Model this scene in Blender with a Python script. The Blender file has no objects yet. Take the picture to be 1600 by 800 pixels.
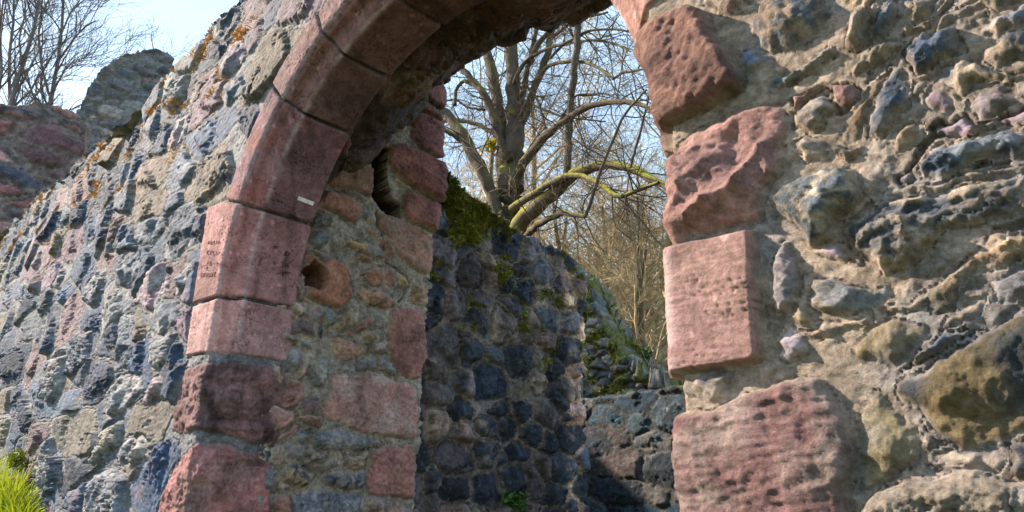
import bpy, math, random
import numpy as np
from mathutils import Matrix, Vector

# ------------------------------------------------------------------ camera, sky, sun, exposure
S = 1.2          # metres per layout unit
EZ = 1.6         # eye height in metres
F, PX, PY = 1060., 800., 400.
PITCH, ROLL, YAW = math.radians(17.8), math.radians(1.7), math.radians(43.5)
_cy, _sy = math.cos(YAW), math.sin(YAW)
VF = np.array([-_sy*math.cos(PITCH), _cy*math.cos(PITCH), math.sin(PITCH)])
_r0 = np.array([_cy, _sy, 0.]); _u0 = np.cross(_r0, VF)
VR = math.cos(ROLL)*_r0 + math.sin(ROLL)*_u0
VU = math.cos(ROLL)*_u0 - math.sin(ROLL)*_r0
CAM = np.array([0., -1., 0.])

sc = bpy.context.scene
cam = bpy.data.cameras.new('camera'); co = bpy.data.objects.new('camera', cam)
sc.collection.objects.link(co); sc.camera = co
cam.sensor_width = 36.; cam.lens = 36*F/1600; cam.clip_start = .02; cam.clip_end = 3000
M = Matrix(((VR[0], VU[0], -VF[0], 0), (VR[1], VU[1], -VF[1], -S), (VR[2], VU[2], -VF[2], EZ), (0, 0, 0, 1)))
co.matrix_world = M
cam.dof.use_dof = False

SUN_EL, SUN_AZ = math.radians(31), math.radians(25)   # azimuth: from the wall's far (left) end towards the viewer's side
SD = np.array([-math.cos(SUN_AZ)*math.cos(SUN_EL), -math.sin(SUN_AZ)*math.cos(SUN_EL), math.sin(SUN_EL)])
w = bpy.data.worlds.new('World'); sc.world = w; w.use_nodes = True
nt = w.node_tree; nt.nodes.clear()
out = nt.nodes.new('ShaderNodeOutputWorld'); bg = nt.nodes.new('ShaderNodeBackground')
sky = nt.nodes.new('ShaderNodeTexSky'); sky.sky_type = 'NISHITA'; sky.sun_disc = False
sky.sun_elevation = SUN_EL; sky.sun_rotation = math.atan2(SD[0], SD[1])
sky.air_density = 1.3; sky.dust_density = .6; sky.ozone_density = 1.6
bg.inputs['Strength'].default_value = .105
# thin high cloud veil
tc = nt.nodes.new('ShaderNodeTexCoord'); mp = nt.nodes.new('ShaderNodeMapping'); mp.inputs['Scale'].default_value = (1.2, 1.2, 3.5)
cn = nt.nodes.new('ShaderNodeTexNoise'); cn.inputs['Scale'].default_value = 1.6; cn.inputs['Detail'].default_value = 7; cn.inputs['Roughness'].default_value = .55
cr = nt.nodes.new('ShaderNodeMapRange'); cr.inputs['From Min'].default_value = .42; cr.inputs['From Max'].default_value = .72; cr.inputs['To Max'].default_value = .55
mx = nt.nodes.new('ShaderNodeMixRGB'); mx.inputs['Color2'].default_value = (4.6, 6.2, 7.6, 1)
nt.links.new(tc.outputs['Generated'], mp.inputs[0]); nt.links.new(mp.outputs[0], cn.inputs['Vector'])
cr.inputs['To Min'].default_value = .32; cr.inputs['To Max'].default_value = .85; nt.links.new(cn.outputs['Fac'], cr.inputs['Value']); nt.links.new(cr.outputs[0], mx.inputs['Fac'])
nt.links.new(sky.outputs[0], mx.inputs['Color1']); nt.links.new(mx.outputs[0], bg.inputs['Color']); nt.links.new(bg.outputs[0], out.inputs['Surface'])
sl = bpy.data.lights.new('sun', 'SUN'); so = bpy.data.objects.new('sun', sl); sc.collection.objects.link(so)
sl.energy = 5.0; sl.angle = math.radians(.6); sl.color = (1., .83, .66)
so.rotation_euler = Vector((-SD[0], -SD[1], -SD[2])).to_track_quat('-Z', 'Y').to_euler()
sc.view_settings.view_transform = 'Standard'; sc.view_settings.look = 'None'
sc.view_settings.exposure = 1.38; sc.view_settings.gamma = 1

# ------------------------------------------------------------------ projection helpers
def ray(x, y): return (x-PX)/F*VR - (y-PY)/F*VU + VF
def onp(x, y, ax, val):
    v = ray(x, y); return CAM + v*(val-CAM[ax])/v[ax]
def atdist(x, y, d):
    v = ray(x, y); return CAM + v*d/math.hypot(v[0], v[1])
def WD(P): return np.asarray(P, float)*S + np.array([0, 0, EZ])

# ------------------------------------------------------------------ noise
def h2(ix, iy, seed=0):
    ix = (ix.astype(np.int64) & 0xffffffff).astype(np.uint64); iy = (iy.astype(np.int64) & 0xffffffff).astype(np.uint64)
    h = (ix*np.uint64(374761393) + iy*np.uint64(668265263) + np.uint64((seed*2246822519+12345) & 0xffffffff)) & np.uint64(0xffffffff)
    h = ((h ^ (h >> np.uint64(13)))*np.uint64(1274126177)) & np.uint64(0xffffffff)
    h = ((h ^ (h >> np.uint64(16)))*np.uint64(2246822519)) & np.uint64(0xffffffff)
    h = h ^ (h >> np.uint64(15))
    return h.astype(np.float64)/4294967296.
def perlin(x, y, seed=0):
    ix = np.floor(x); iy = np.floor(y); fx = x-ix; fy = y-iy
    u = fx*fx*fx*(fx*(fx*6-15)+10); v = fy*fy*fy*(fy*(fy*6-15)+10)
    def g(a, b, dx, dy):
        t = h2(ix+a, iy+b, seed)*6.2831853
        return np.cos(t)*dx + np.sin(t)*dy
    a = g(0, 0, fx, fy); b = g(1, 0, fx-1, fy); c = g(0, 1, fx, fy-1); d = g(1, 1, fx-1, fy-1)
    return 1.4*((a*(1-u)+b*u)*(1-v) + (c*(1-u)+d*u)*v)
def fbm(x, y, o=4, seed=0, gain=.5):
    r = 0; a = 1.; s = 0
    for i in range(o):
        r = r + a*perlin(x, y, seed+i*17); s += a; a *= gain; x = x*2.03+3.1; y = y*2.03+1.7
    return r/s*1.3
def ridged(x, y, o=4, seed=0):
    r = 0; a = 1.; s = 0
    for i in range(o):
        r = r + a*(1-2*np.abs(perlin(x, y, seed+i*13))); s += a; a *= .55; x = x*2.1+5.1; y = y*2.1+2.7
    return r/s
def worley(x, y, seed=0):
    ix = np.floor(x); iy = np.floor(y); f = np.full(x.shape, 9.)
    for a in (-1, 0, 1):
        for b in (-1, 0, 1):
            dx = ix+a+h2(ix+a, iy+b, seed)-x; dy = iy+b+h2(ix+a, iy+b, seed+5)-y
            f = np.minimum(f, dx*dx+dy*dy)
    return np.sqrt(f)
def wpits(x, y, seed, keep):
    ix = np.floor(x); iy = np.floor(y); f = np.full(x.shape, 9.)
    for a in (-1, 0, 1):
        for b in (-1, 0, 1):
            r = h2(ix+a, iy+b, seed+9); dx = ix+a+h2(ix+a, iy+b, seed)-x; dy = iy+b+h2(ix+a, iy+b, seed+5)-y
            f = np.minimum(f, np.where(r < keep, np.sqrt(dx*dx+dy*dy)/(.5+r/keep), 9.))
    return f
def sst(a, b, x):
    t = np.clip((x-a)/(b-a), 0, 1); return t*t*(3-2*t)

# ------------------------------------------------------------------ masonry layout engine
def sdist(px, pz, poly):
    n = len(poly); dmin = np.full(px.shape, 1e9); ins = np.zeros(px.shape, bool)
    for i in range(n):
        ax, az = poly[i]; bx, bz = poly[(i+1) % n]
        ex, ez = bx-ax, bz-az; L = ex*ex+ez*ez+1e-12
        t = np.clip(((px-ax)*ex+(pz-az)*ez)/L, 0, 1)
        dmin = np.minimum(dmin, (px-ax-t*ex)**2+(pz-az-t*ez)**2)
        c = (az > pz) != (bz > pz)
        if abs(ez) > 1e-9: ins ^= c & (px < ex*(pz-az)/ez+ax)
    return np.where(ins, 1, -1)*np.sqrt(dmin)

class St:
    def __init__(s, poly, kind='rubble', c1=(.3, .3, .3), c2=None, H=.03, name=None, ang=0., tilt=(0, 0), warp=None, label=None, mix=.5):
        s.poly = np.array(poly, float); s.kind = kind; s.c1 = np.array(c1); s.c2 = np.array(c2 if c2 is not None else [v*.6 for v in c1])
        lo_ = np.ptp(s.poly, axis=0); ar_ = .5*abs(sum(s.poly[i][0]*s.poly[(i+1) % len(poly)][1]-s.poly[(i+1) % len(poly)][0]*s.poly[i][1] for i in range(len(poly)))); s.H = H if kind in ('ashlar', 'hole') else min(H, .40*ar_/max(lo_.max(), 1e-3)+.006); s.name = name; s.ang = math.radians(ang); s.tilt = tilt; s.label = label; s.mix = mix; s.ridges = []
        s.warp = warp if warp is not None else {'ashlar': .0015, 'sand': .008, 'rough': .014, 'hole': .012}.get(kind, .016)

def evaluate(X, Z, stones, regions, seed=1):
    """regions: list of (weight function(X,Z)->0/1 mask, dict(cell=(a,b), p, pal, mort, relief, gap))"""
    shp = X.shape; X = X.ravel(); Z = Z.ravel(); n = X.size
    wx = fbm(X*7, Z*7, 3, seed+100); wz = fbm(X*7+40, Z*7, 3, seed+200)
    fx = fbm(X*34, Z*34, 3, seed+300); fz = fbm(X*34+9, Z*34, 3, seed+400)
    H = np.zeros(n); C = np.zeros((n, 3)); ID = np.full(n, -1); STN = np.zeros(n)
    best = np.full(n, -9.); who = np.full(n, -1)
    for k, st in enumerate(stones):
        lo = st.poly.min(0)-.1; hi = st.poly.max(0)+.1
        m = np.nonzero((X > lo[0]) & (X < hi[0]) & (Z > lo[1]) & (Z < hi[1]))[0]
        if not len(m): continue
        d = sdist(X[m]+wx[m]*st.warp*1.3+fx[m]*st.warp*.5, Z[m]+wz[m]*st.warp*1.3+fz[m]*st.warp*.5, st.poly)
        if st.kind == 'hole': d = np.where(d > 0, d+1, d)
        u = d > best[m]; mm = m[u]; best[mm] = d[u]; who[mm] = k
    # mortar and filler stones by region
    fine = fbm(X*60, Z*60, 4, seed+7); mid = fbm(X*16, Z*16, 4, seed+8); big = fbm(X*3.1, Z*3.1, 4, seed+9)
    done = np.zeros(n, bool)
    for ri, (fn, R) in enumerate(regions):
        m = np.nonzero(fn(X, Z) & ~done)[0]; done[m] = True
        if not len(m): continue
        x = X[m]+wx[m]*.02+fx[m]*.008; z = Z[m]+wz[m]*.02+fz[m]*.008
        rl = R.get('relief', .008)
        H[m] = mid[m]*rl+fine[m]*rl*.45+rl*.5*ridged(X[m]*40, Z[m]*40, 3, seed+30)
        if R.get('streak'):
            a = math.radians(R.get('sang', 20)); uu = X[m]*math.cos(a)+Z[m]*math.sin(a); vv = -X[m]*math.sin(a)+Z[m]*math.cos(a)
            rs = ridged(uu*5+wx[m]*.7, vv*24+1.2*wz[m], 6, seed+31); H[m] += (rs+.35*ridged(uu*34, vv*60, 4, seed+32))*R['streak']; 
        mc = np.array(R['mort']); t = np.clip(.5+.5*big[m]+.35*mid[m], 0, 1)[:, None]
        C[m] = mc*(.62+.6*t)*(1+.35*fine[m][:, None])
        bl = sst(-.05, .45, fbm(X[m]*4.6+9, Z[m]*4.6, 5, seed+39))[:, None]*R.get('cool', .35); C[m] = C[m]*(1-bl)+np.array([.15, .16, .185])*bl*(1+.3*fine[m][:, None])
        C[m] *= 1-.5*sst(.15, .5, fbm(X[m]*23, Z[m]*23, 4, seed+38))[:, None]*R.get('blot', .5)
        cx, cz = R['cell']; gx = x/cx; gz = z/cz; row = np.floor(gz)
        f1 = np.full(len(m), 99.); i1 = np.zeros(len(m)); j1 = np.zeros(len(m)); s1x = np.zeros(len(m)); s1z = np.zeros(len(m)); cand = []
        for b in (-1, 0, 1):
            rr = row+b; off = h2(rr, rr*0+3, seed+ri*7)   # bond offset per row
            col = np.floor(gx+off)
            for a in (-1, 0, 1):
                cc = col+a
                sx = (cc+.5+.40*(2*h2(cc, rr, seed+50+ri)-1)-off); sz = rr+.5+.36*(2*h2(cc, rr, seed+51+ri)-1)
                d = (gx-sx)**2+(gz-sz)**2-.62*h2(cc, rr, seed+52+ri)**2; cand.append((sx, sz, d))
                nw = d < f1; i1 = np.where(nw, cc, i1); j1 = np.where(nw, rr, j1); s1x = np.where(nw, sx, s1x); s1z = np.where(nw, sz, s1z); f1 = np.where(nw, d, f1)
        e = np.full(len(m), 9.)
        for sx, sz, d in cand:
            L_ = np.hypot(sx-s1x, sz-s1z); e = np.minimum(e, np.where(L_ > 1e-6, (d-f1)/(2*L_+1e-9), 9.))
        dxx = (gx-s1x)*cx; dzz = (gz-s1z)*cz
        e = e*min(cx, cz)*1.15-R.get('gap', .006)*(.5+1.2*h2(i1, j1, seed+58))
        e = np.minimum(e, -best[m]-.006)
        e = np.where(h2(i1, j1, seed+60+ri) < R['p'], e, -1.)
        # leave out slivers squeezed between larger stones
        _, inv = np.unique(i1*100003.+j1, return_inverse=True); inv = inv.ravel(); mxe = np.full(inv.max()+1, -9.); np.maximum.at(mxe, inv, e)
        e = np.where(mxe[inv] > R.get('rmin', .17)*min(cx, cz), e, -1.)
        ok = e > 0; q = m[ok]; e = e[ok]; i1 = i1[ok]; j1 = j1[ok]; dx = dxx[ok]; dz = dzz[ok]
        if not len(q): continue
        Hr = R.get('H', .03); h0 = Hr*(.35+.8*h2(i1, j1, seed+61)); ta = h2(i1, j1, seed+66)*6.283; tg = R.get('tilt', .22)*h2(i1, j1, seed+67)
        hh = h0+tg*(np.cos(ta)*dx+np.sin(ta)*dz)
        for k in range(4):
            a = h2(i1, j1, seed+70+k)*6.283; g = .25+.9*h2(i1, j1, seed+80+k); c = min(cx, cz)*(.08+.30*h2(i1, j1, seed+90+k))*g
            wob = .25*fx[q]*min(cx, cz)
            hh = np.minimum(hh, h0+c+g*(np.cos(a)*(dx+wob)+np.sin(a)*(dz-wob)))
        hh = np.maximum(hh, -.25*Hr)
        la = R.get('lean', .35)+1.3*(h2(i1, j1, seed+95)-.5); uu = dx*np.cos(la)+dz*np.sin(la); vv = -dx*np.sin(la)+dz*np.cos(la)
        lay = ridged(uu*11+i1*3, vv*34+j1*5+.6*wx[q], 4, seed+33)*(.1+1.1*h2(i1, j1, seed+96)**2)
        rk = ridged(X[q]*19+wx[q]+i1, Z[q]*19, 5, seed+35); hh = hh+lay*.006*R.get('rough', 1.)+rk*.0045*R.get('rough', 1.)
        pr = 1-np.exp(-e/.005)
        H[q] = H[q]*(1-pr)+(hh+.006)*pr+fine[q]*.003-R.get('notch', .008)*np.exp(-((e-.001)/.0045)**2)*(.2+1.2*h2(i1, j1, seed+68))
        pal = np.array(R['pal']); ci = (h2(i1, j1, seed+62)*len(pal)).astype(int); ci2 = (h2(i1, j1, seed+63)*len(pal)).astype(int)
        t = sst(.0, .55, fbm(X[q]*11+i1, Z[q]*11, 4, seed+64))[:, None]*.75
        col = (pal[ci]*(1-t)+pal[ci2]*t)*(.75+.5*h2(i1, j1, seed+65))[:, None]*(1+.35*fine[q]+.2*lay+.22*rk)[:, None]
        dust = (sst(.1, .9, mid[q]+.3*fine[q])*.35*R.get('dust', 1.))[:, None]; col = col*(1-dust)+mc*dust
        ed = sst(.0, .012, e)[:, None]; C[q] = C[q]*(1-ed)+col*ed; STN[q] = sst(0, .01, e)
    # traced stones
    for k, st in enumerate(stones):
        q = np.nonzero((who == k) & (best > 0))[0]
        if not len(q): continue
        d = best[q]; x = X[q]; z = Z[q]; cx, cz = st.poly.mean(0); dx = x-cx; dz = z-cz; sd = seed+1000+k*7
        ca, sa = math.cos(st.ang), math.sin(st.ang); uu = dx*ca+dz*sa; vv = -dx*sa+dz*ca
        K = st.kind
        if K == 'hole':
            d = d-1; H[q] = -st.H*(1-np.exp(-d/.012))+mid[q]*.02; C[q] = st.c1; ID[q] = -1; continue
        fb = fbm(dx*11+k, dz*11, 5, sd)
        if K == 'ashlar':
            pr = sst(0, .007, d)
            pit = sst(.34, .16, wpits(x*120+.4*fine[q], z*110+.3*mid[q], sd, .45))*sst(-.25, .35, fbm(x*9, z*9, 3, sd+2))
            hh = st.H+.0022*fb+.0012*fine[q]-.0035*pit+.0012*fbm(uu*14, vv*150, 3, sd+8)
            c = sst(-.2, .6, fbm(x*5, z*5, 4, sd+3)); ed = 1; dark = (1-.55*pit)*(1+.22*fine[q])*(1-.42*sst(.0, .6, fbm(x*4.3, z*2.2, 5, sd+12)))*(1-.35*sst(.1, .6, fbm(x*17, z*2.2, 4, sd+15)))+.55*sst(.16, .08, wpits(x*20, z*20, sd+3, .25))
        elif K == 'sand':
            pr = 1-np.exp(-d/.006); hh = st.H+.006*fb+.004*fbm(uu*5, vv*17, 4, sd+1)+.003*fine[q]+np.clip(.10*np.minimum(dx*.8+dz*.3+.03, -dx*.3-dz*.7+.03), -.010, .003)
            hh = hh-.0018*sst(.34, .1, wpits(x*130+.5*fine[q], z*90+.5*mid[q], sd, .3))+.004*fbm(uu*24, vv*90, 4, sd+6)+.004*fbm(uu*30, vv*9, 4, sd+16); c = sst(-.3, .5, fbm(x*8, z*8, 5, sd+3)); dark = (1+.35*fine[q])*(1-.45*sst(.05, .6, fbm(x*6, z*3, 4, sd+12)))
        elif K == 'rough':
            pr = 1-np.exp(-d/.012); rd = ridged(uu*4.5+wx[q], vv*6.5+wz[q], 5, sd+1); fac = np.full(len(q), 9.); rng = random.Random(k*11+seed); R0 = np.ptp(st.poly, axis=0).min()
            for j in range(8):
                a = rng.random()*6.283; g = .08+.42*rng.random(); fac = np.minimum(fac, st.H*.6+R0*(.02+.10*rng.random())+g*(math.cos(a)*(dx+.03*fb)+math.sin(a)*(dz+.03*wx[q])))
            hh = np.maximum(np.minimum(fac, st.H*1.3), st.H*.35)+.012*fb+.002*rd+.005*fine[q]+.006*fbm(uu*18, vv*34, 5, sd+6)
            c = sst(-.3, .5, fbm(x*7, z*7, 5, sd+3)); dark = (1+.3*fine[q]+.2*rd)*(1-.4*sst(.05, .6, fbm(x*6, z*3, 4, sd+12)))
        elif K == 'layer':
            pr = 1-np.exp(-d/.014); ln = fbm(uu*4.2+wx[q]*.6, vv*30+fb*1.6, 5, sd+1)+.5*ridged(uu*16, vv*60, 4, sd+9)-.2; saw = (vv*13+.8*fb) % 1.
            hh = st.H+.020*ln+.012*saw+.005*fine[q]; c = sst(-.3, .4, ln+.3*fb); dark = 1+.35*ln+.2*fine[q]
        elif K == 'cong':
            pr = 1-np.exp(-d/.012); wo = worley(x*42+fx[q], z*42+fz[q], sd+1); w2 = worley(x*85, z*85, sd+4)
            hh = st.H+.010*(1-wo)+.005*(1-w2)+.014*fb; c = sst(.25, .6, wo+.3*fb); dark = 1+.3*fine[q]
        else:
            pr = 1-np.exp(-d/.007); fac = np.full(len(q), 9.); rng = random.Random(k*7+seed)
            R0 = np.ptp(st.poly, axis=0).min()
            for j in range(5):
                a = rng.random()*6.283; g = .15+.8*rng.random(); fac = np.minimum(fac, st.H*(.4+.9*rng.random())+g*(math.cos(a)*dx+math.sin(a)*dz)+R0*.08)
            hh = np.maximum(np.minimum(st.H*1.25, fac), st.H*.25)+.010*fb+.011*ridged(uu*14, vv*26, 5, sd+1)+.004*fine[q]
            c = sst(-.3, .5, fbm(x*13, z*13, 5, sd+3)); dark = 1+.25*fine[q]
        for pts, am, wd in st.ridges:
            for pa, pb in zip(pts[:-1], pts[1:]):
                ex, ez = pb[0]-pa[0], pb[1]-pa[1]; tq = np.clip(((x-pa[0])*ex+(z-pa[1])*ez)/(ex*ex+ez*ez), 0, 1)
                hh = hh+am*np.exp(-np.hypot(x-pa[0]-tq*ex+.012*wx[q], z-pa[1]-tq*ez+.012*wz[q])/wd)/max(1, len(pts)-2)**.5
        hh = hh+st.tilt[0]*dx+st.tilt[1]*dz
        H[q] = H[q]*(1-pr)+hh*pr-(0 if K == 'ashlar' else .004)*np.exp(-((d-.001)/.005)**2)*(1+mid[q])
        c = np.clip(c*st.mix*2, 0, 1)[:, None]; col = (st.c1*(1-c)+st.c2*c)*np.asarray(dark*np.ones(len(q)))[:, None]
        ed = sst(.0, .004 if K == 'ashlar' else .012, d)[:, None]; C[q] = C[q]*(1-ed)+col*ed
        STN[q] = 1; 
        if st.name: ID[q] = k
    return H.reshape(shp), np.clip(C, .004, .9).reshape(shp+(3,)), ID.reshape(shp), STN.reshape(shp), best.reshape(shp)

# ------------------------------------------------------------------ mesh + material helpers
def node_mat(name, col=None, rough=.85, bump=.6, nscale=90., vary=.35, spec=.3, extra=None, attr='col', ridge=.12):
    m = bpy.data.materials.new(name); m.use_nodes = True; t = m.node_tree; N = t.nodes; L = t.links
    b = N['Principled BSDF']; b.inputs['Roughness'].default_value = rough; b.inputs['Specular IOR Level'].default_value = spec
    tc = N.new('ShaderNodeTexCoord')
    n1 = N.new('ShaderNodeTexNoise'); n1.inputs['Scale'].default_value = nscale; n1.inputs['Detail'].default_value = 9; n1.inputs['Roughness'].default_value = .74
    n2 = N.new('ShaderNodeTexNoise'); n2.inputs['Scale'].default_value = nscale*.17; n2.inputs['Detail'].default_value = 8; n2.inputs['Roughness'].default_value = .6
    for n in (n1, n2): L.new(tc.outputs['Object'], n.inputs['Vector'])
    if col is None:
        a = N.new('ShaderNodeAttribute'); a.attribute_name = attr; src = a.outputs['Color']
    else:
        a = N.new('ShaderNodeRGB'); a.outputs[0].default_value = (*col, 1); src = a.outputs[0]
    ad = N.new('ShaderNodeMath'); ad.operation = 'ADD'; L.new(n1.outputs['Fac'], ad.inputs[0]); L.new(n2.outputs['Fac'], ad.inputs[1]); n2.inputs['Distortion'].default_value = .6
    mr = N.new('ShaderNodeMapRange'); mr.inputs['From Min'].default_value = .7; mr.inputs['From Max'].default_value = 1.3
    mr.inputs['To Min'].default_value = 1-vary; mr.inputs['To Max'].default_value = 1+vary*1.3; L.new(ad.outputs[0], mr.inputs['Value'])
    vm = N.new('ShaderNodeVectorMath'); vm.operation = 'SCALE'; L.new(src, vm.inputs[0]); L.new(mr.outputs[0], vm.inputs['Scale'])
    L.new(vm.outputs[0], b.inputs['Base Color'])
    if nscale > 60:
        n3 = N.new('ShaderNodeTexNoise'); n3.noise_type = 'RIDGED_MULTIFRACTAL'; n3.inputs['Scale'].default_value = nscale*.45; n3.inputs['Detail'].default_value = 6; n3.inputs['Roughness'].default_value = .6; L.new(tc.outputs['Object'], n3.inputs['Vector'])
        m3 = N.new('ShaderNodeMath'); m3.operation = 'MULTIPLY_ADD'; m3.inputs[1].default_value = ridge; L.new(n3.outputs['Fac'], m3.inputs[0]); L.new(ad.outputs[0], m3.inputs[2]); ad = m3
    bp = N.new('ShaderNodeBump'); bp.inputs['Strength'].default_value = bump; bp.inputs['Distance'].default_value = .011
    L.new(ad.outputs[0], bp.inputs['Height']); L.new(bp.outputs[0], b.inputs['Normal'])
    if extra: extra(t, b, vm, tc)
    return m

def mk(name, V, Fc, mat, parent=None, col=None, smooth=True, origin=None, kind=None):
    """V in layout units (N,3); Fc (M,3|4) int array"""
    P = WD(V); o0 = np.array(parent['_loc'] if parent is not None and '_loc' in parent else (0, 0, 0)) if origin is None else np.array(origin)
    P = P-o0; Fc = np.asarray(Fc); k = Fc.shape[1]
    me = bpy.data.meshes.new(name); me.vertices.add(len(P)); me.vertices.foreach_set('co', P.astype(np.float32).ravel())
    me.loops.add(Fc.size); me.loops.foreach_set('vertex_index', Fc.astype(np.int32).ravel())
    me.polygons.add(len(Fc)); me.polygons.foreach_set('loop_start', np.arange(0, Fc.size, k, dtype=np.int32))
    me.polygons.foreach_set('loop_total', np.full(len(Fc), k, dtype=np.int32))
    me.polygons.foreach_set('use_smooth', np.full(len(Fc), smooth))
    if col is not None:
        at = me.color_attributes.new('col', 'FLOAT_COLOR', 'POINT')
        at.data.foreach_set('color', np.concatenate([col, np.ones((len(col), 1))], 1).astype(np.float32).ravel())
    me.update(calc_edges=True); me.materials.append(mat)
    o = bpy.data.objects.new(name, me); sc.collection.objects.link(o)
    if parent is not None: o.parent = parent
    elif origin is not None: o.location = origin
    if kind: o['kind'] = kind
    return o
def sub(V, Fc, col, sel):
    f = Fc[sel]; u, inv = np.unique(f, return_inverse=True)
    return V[u], inv.reshape(f.shape), (col[u] if col is not None else None)
def thing(name, label, cat, loc_u, group=None):
    o = bpy.data.objects.new(name, None); sc.collection.objects.link(o)
    l = WD(loc_u); o.location = l; o['label'] = label; o['category'] = cat; o['_loc'] = [float(v) for v in l]
    if group: o['group'] = group
    o.empty_display_size = .2
    return o
def tagm(o, label, cat, group=None):
    o['label'] = label; o['category'] = cat
    if group: o['group'] = group
    return o
def gridfaces(nr, nc, keep=None):
    a = (np.arange(nr-1)[:, None]*nc+np.arange(nc-1)[None, :]).ravel(); f = np.stack([a, a+1, a+nc+1, a+nc], 1)
    return f if keep is None else f[keep.ravel()]
def normals(P, flip=False):
    du = np.gradient(P, axis=1); dv = np.gradient(P, axis=0); n = np.cross(du, dv)
    n /= np.linalg.norm(n, axis=2, keepdims=True)+1e-12
    return -n if flip else n
def smooth_n(N, it=6, ax=1):
    for _ in range(it):
        M_ = N.copy(); sl0 = [slice(None)]*3; sl1 = [slice(None)]*3; sl0[ax] = slice(1, None); sl1[ax] = slice(None, -1)
        M_[tuple(sl0)] += N[tuple(sl1)]; M_[tuple(sl1)] += N[tuple(sl0)]; N = M_/np.linalg.norm(M_, axis=2, keepdims=True)
    return N

def flecks(t, b, vm, tc):
    N, L = t.nodes, t.links; src = vm.outputs[0]
    for sc_, lo, hi, c, k in ((38, .60, .68, (.42, .40, .36), .55), (55, .62, .70, (.02, .02, .025), .7), (9, .60, .74, (.30, .27, .22), .35)):
        n = N.new('ShaderNodeTexNoise'); n.inputs['Scale'].default_value = sc_; n.inputs['Detail'].default_value = 8; n.inputs['Roughness'].default_value = .7; n.inputs['Distortion'].default_value = .8
        mp = N.new('ShaderNodeMapping'); mp.inputs['Location'].default_value = (sc_, 3, 7); L.new(tc.outputs['Object'], mp.inputs[0]); L.new(mp.outputs[0], n.inputs['Vector'])
        mr = N.new('ShaderNodeMapRange'); mr.inputs['From Min'].default_value = lo; mr.inputs['From Max'].default_value = hi; mr.inputs['To Max'].default_value = k; L.new(n.outputs['Fac'], mr.inputs['Value'])
        mx = N.new('ShaderNodeMixRGB'); mx.inputs['Color2'].default_value = (*c, 1); L.new(src, mx.inputs['Color1']); L.new(mr.outputs[0], mx.inputs['Fac']); src = mx.outputs[0]
    L.new(src, b.inputs['Base Color'])
M_RUB = node_mat('rubble_masonry', ridge=.25, rough=.8, bump=1., nscale=70, vary=.75, extra=flecks)
M_SAND = node_mat('red_sandstone', rough=.9, bump=.55, nscale=120, vary=.42, spec=.2)
M_ROUGH = node_mat('weathered_sandstone', rough=.88, bump=1., nscale=80, vary=.6, spec=.25)
M_ROCK = node_mat('rough_rock', ridge=.3, rough=.75, bump=1., nscale=75, vary=.8, extra=flecks)

MESHES = {}
def emit(P, C, ID, stones, keep, parent, restname, restmat=M_RUB):
    nr, nc = P.shape[:2]; V = P.reshape(-1, 3); Cc = C.reshape(-1, 3); f = gridfaces(nr, nc, keep)
    idf = ID.ravel()[f]; same = (idf == idf[:, :1]).all(1); fid = np.where(same, idf[:, 0], -1)
    # faces that straddle a stone edge go with the stone
    fid = np.where(~same, idf.max(1), fid)
    for k in np.unique(fid):
        v, ff, c = sub(V, f, Cc, fid == k)
        if k < 0: mk(restname, v, ff, restmat, parent, c)
        else:
            st = stones[k]; mat = {'ashlar': M_SAND, 'sand': M_ROUGH, 'rough': M_ROUGH}.get(st.kind, M_ROCK)
            if len(ff) < 12: continue
            o = mk(st.name, v, ff, mat, parent, c)
            if st.label: o['label'] = st.label
            if st.kind == 'ashlar': MESHES.setdefault('ash', []).append(o)

# colours
PINK = (.30, .165, .145); PINKD = (.15, .085, .075); PURP = (.24, .145, .165); OCH = (.34, .23, .13); GREY = (.24, .23, .22); BLUE = (.055, .08, .12)
MORT = (.33, .30, .26)
# ------------------------------------------------------------------ geometry of the gateway
CX, CZ, RA, CH, YR, TH = -1.47, .62, .92, .064, .25, .90
XL = CX-RA; XR = CX+RA; GZ = -1.36
Q1 = CH*math.sqrt(2); Q2 = Q1+YR-CH
def px2(p):        # picture point on the front of the gateway -> layout coordinates
    a = onp(p[0], p[1], 1, 0.)
    r = math.hypot(a[0]-CX, a[2]-CZ) if a[2] > CZ else abs(a[0]-CX)
    if r >= RA or a[0] > CX: return (a[0], a[2])
    b = onp(p[0], p[1], 0, XL+CH)
    if b[1] >= CH: return (XL+Q1+b[1]-CH, b[2])
    return (XL+Q1*.5, (a[2]+b[2])/2)
def fr(pts, extra=()): return [px2(p) for p in pts]+list(extra)

stF = []
def ringpoly(a0, a1, ro, ri=RA-Q2-.10, n=9):
    g = .0035
    A = np.radians(np.linspace(a0, a1, n)); pts = []
    for t in A: pts.append((CX-ro*math.cos(t), CZ+ro*math.sin(t)))
    for t in A[::-1]: pts.append((CX-ri*math.cos(t), CZ+ri*math.sin(t)))
    P = np.array(pts); d0 = np.radians(a0); d1 = np.radians(a1)
    # shrink ends for the joint
    n0 = np.array([math.sin(d0), math.cos(d0)]); n1 = -np.array([math.sin(d1), math.cos(d1)])
    P[0] += n0*g; P[-1] += n0*g; P[n-1] += n1*g; P[n] += n1*g
    return P
ri = RA-Q2-.10
stF.append(St([(-2.575, .378), (XL-.19, .376), (XL-.002, .372), (XL+Q2+.1, .368), (XL+Q2+.1, .566), (XL, .568), (-2.590, .568)], 'ashlar', (.44, .27, .265), (.36, .20, .195), .012, 'jamb_block', label='pale pink lowest dressed block with pitted surface'))
a = math.radians(19.1)
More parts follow.
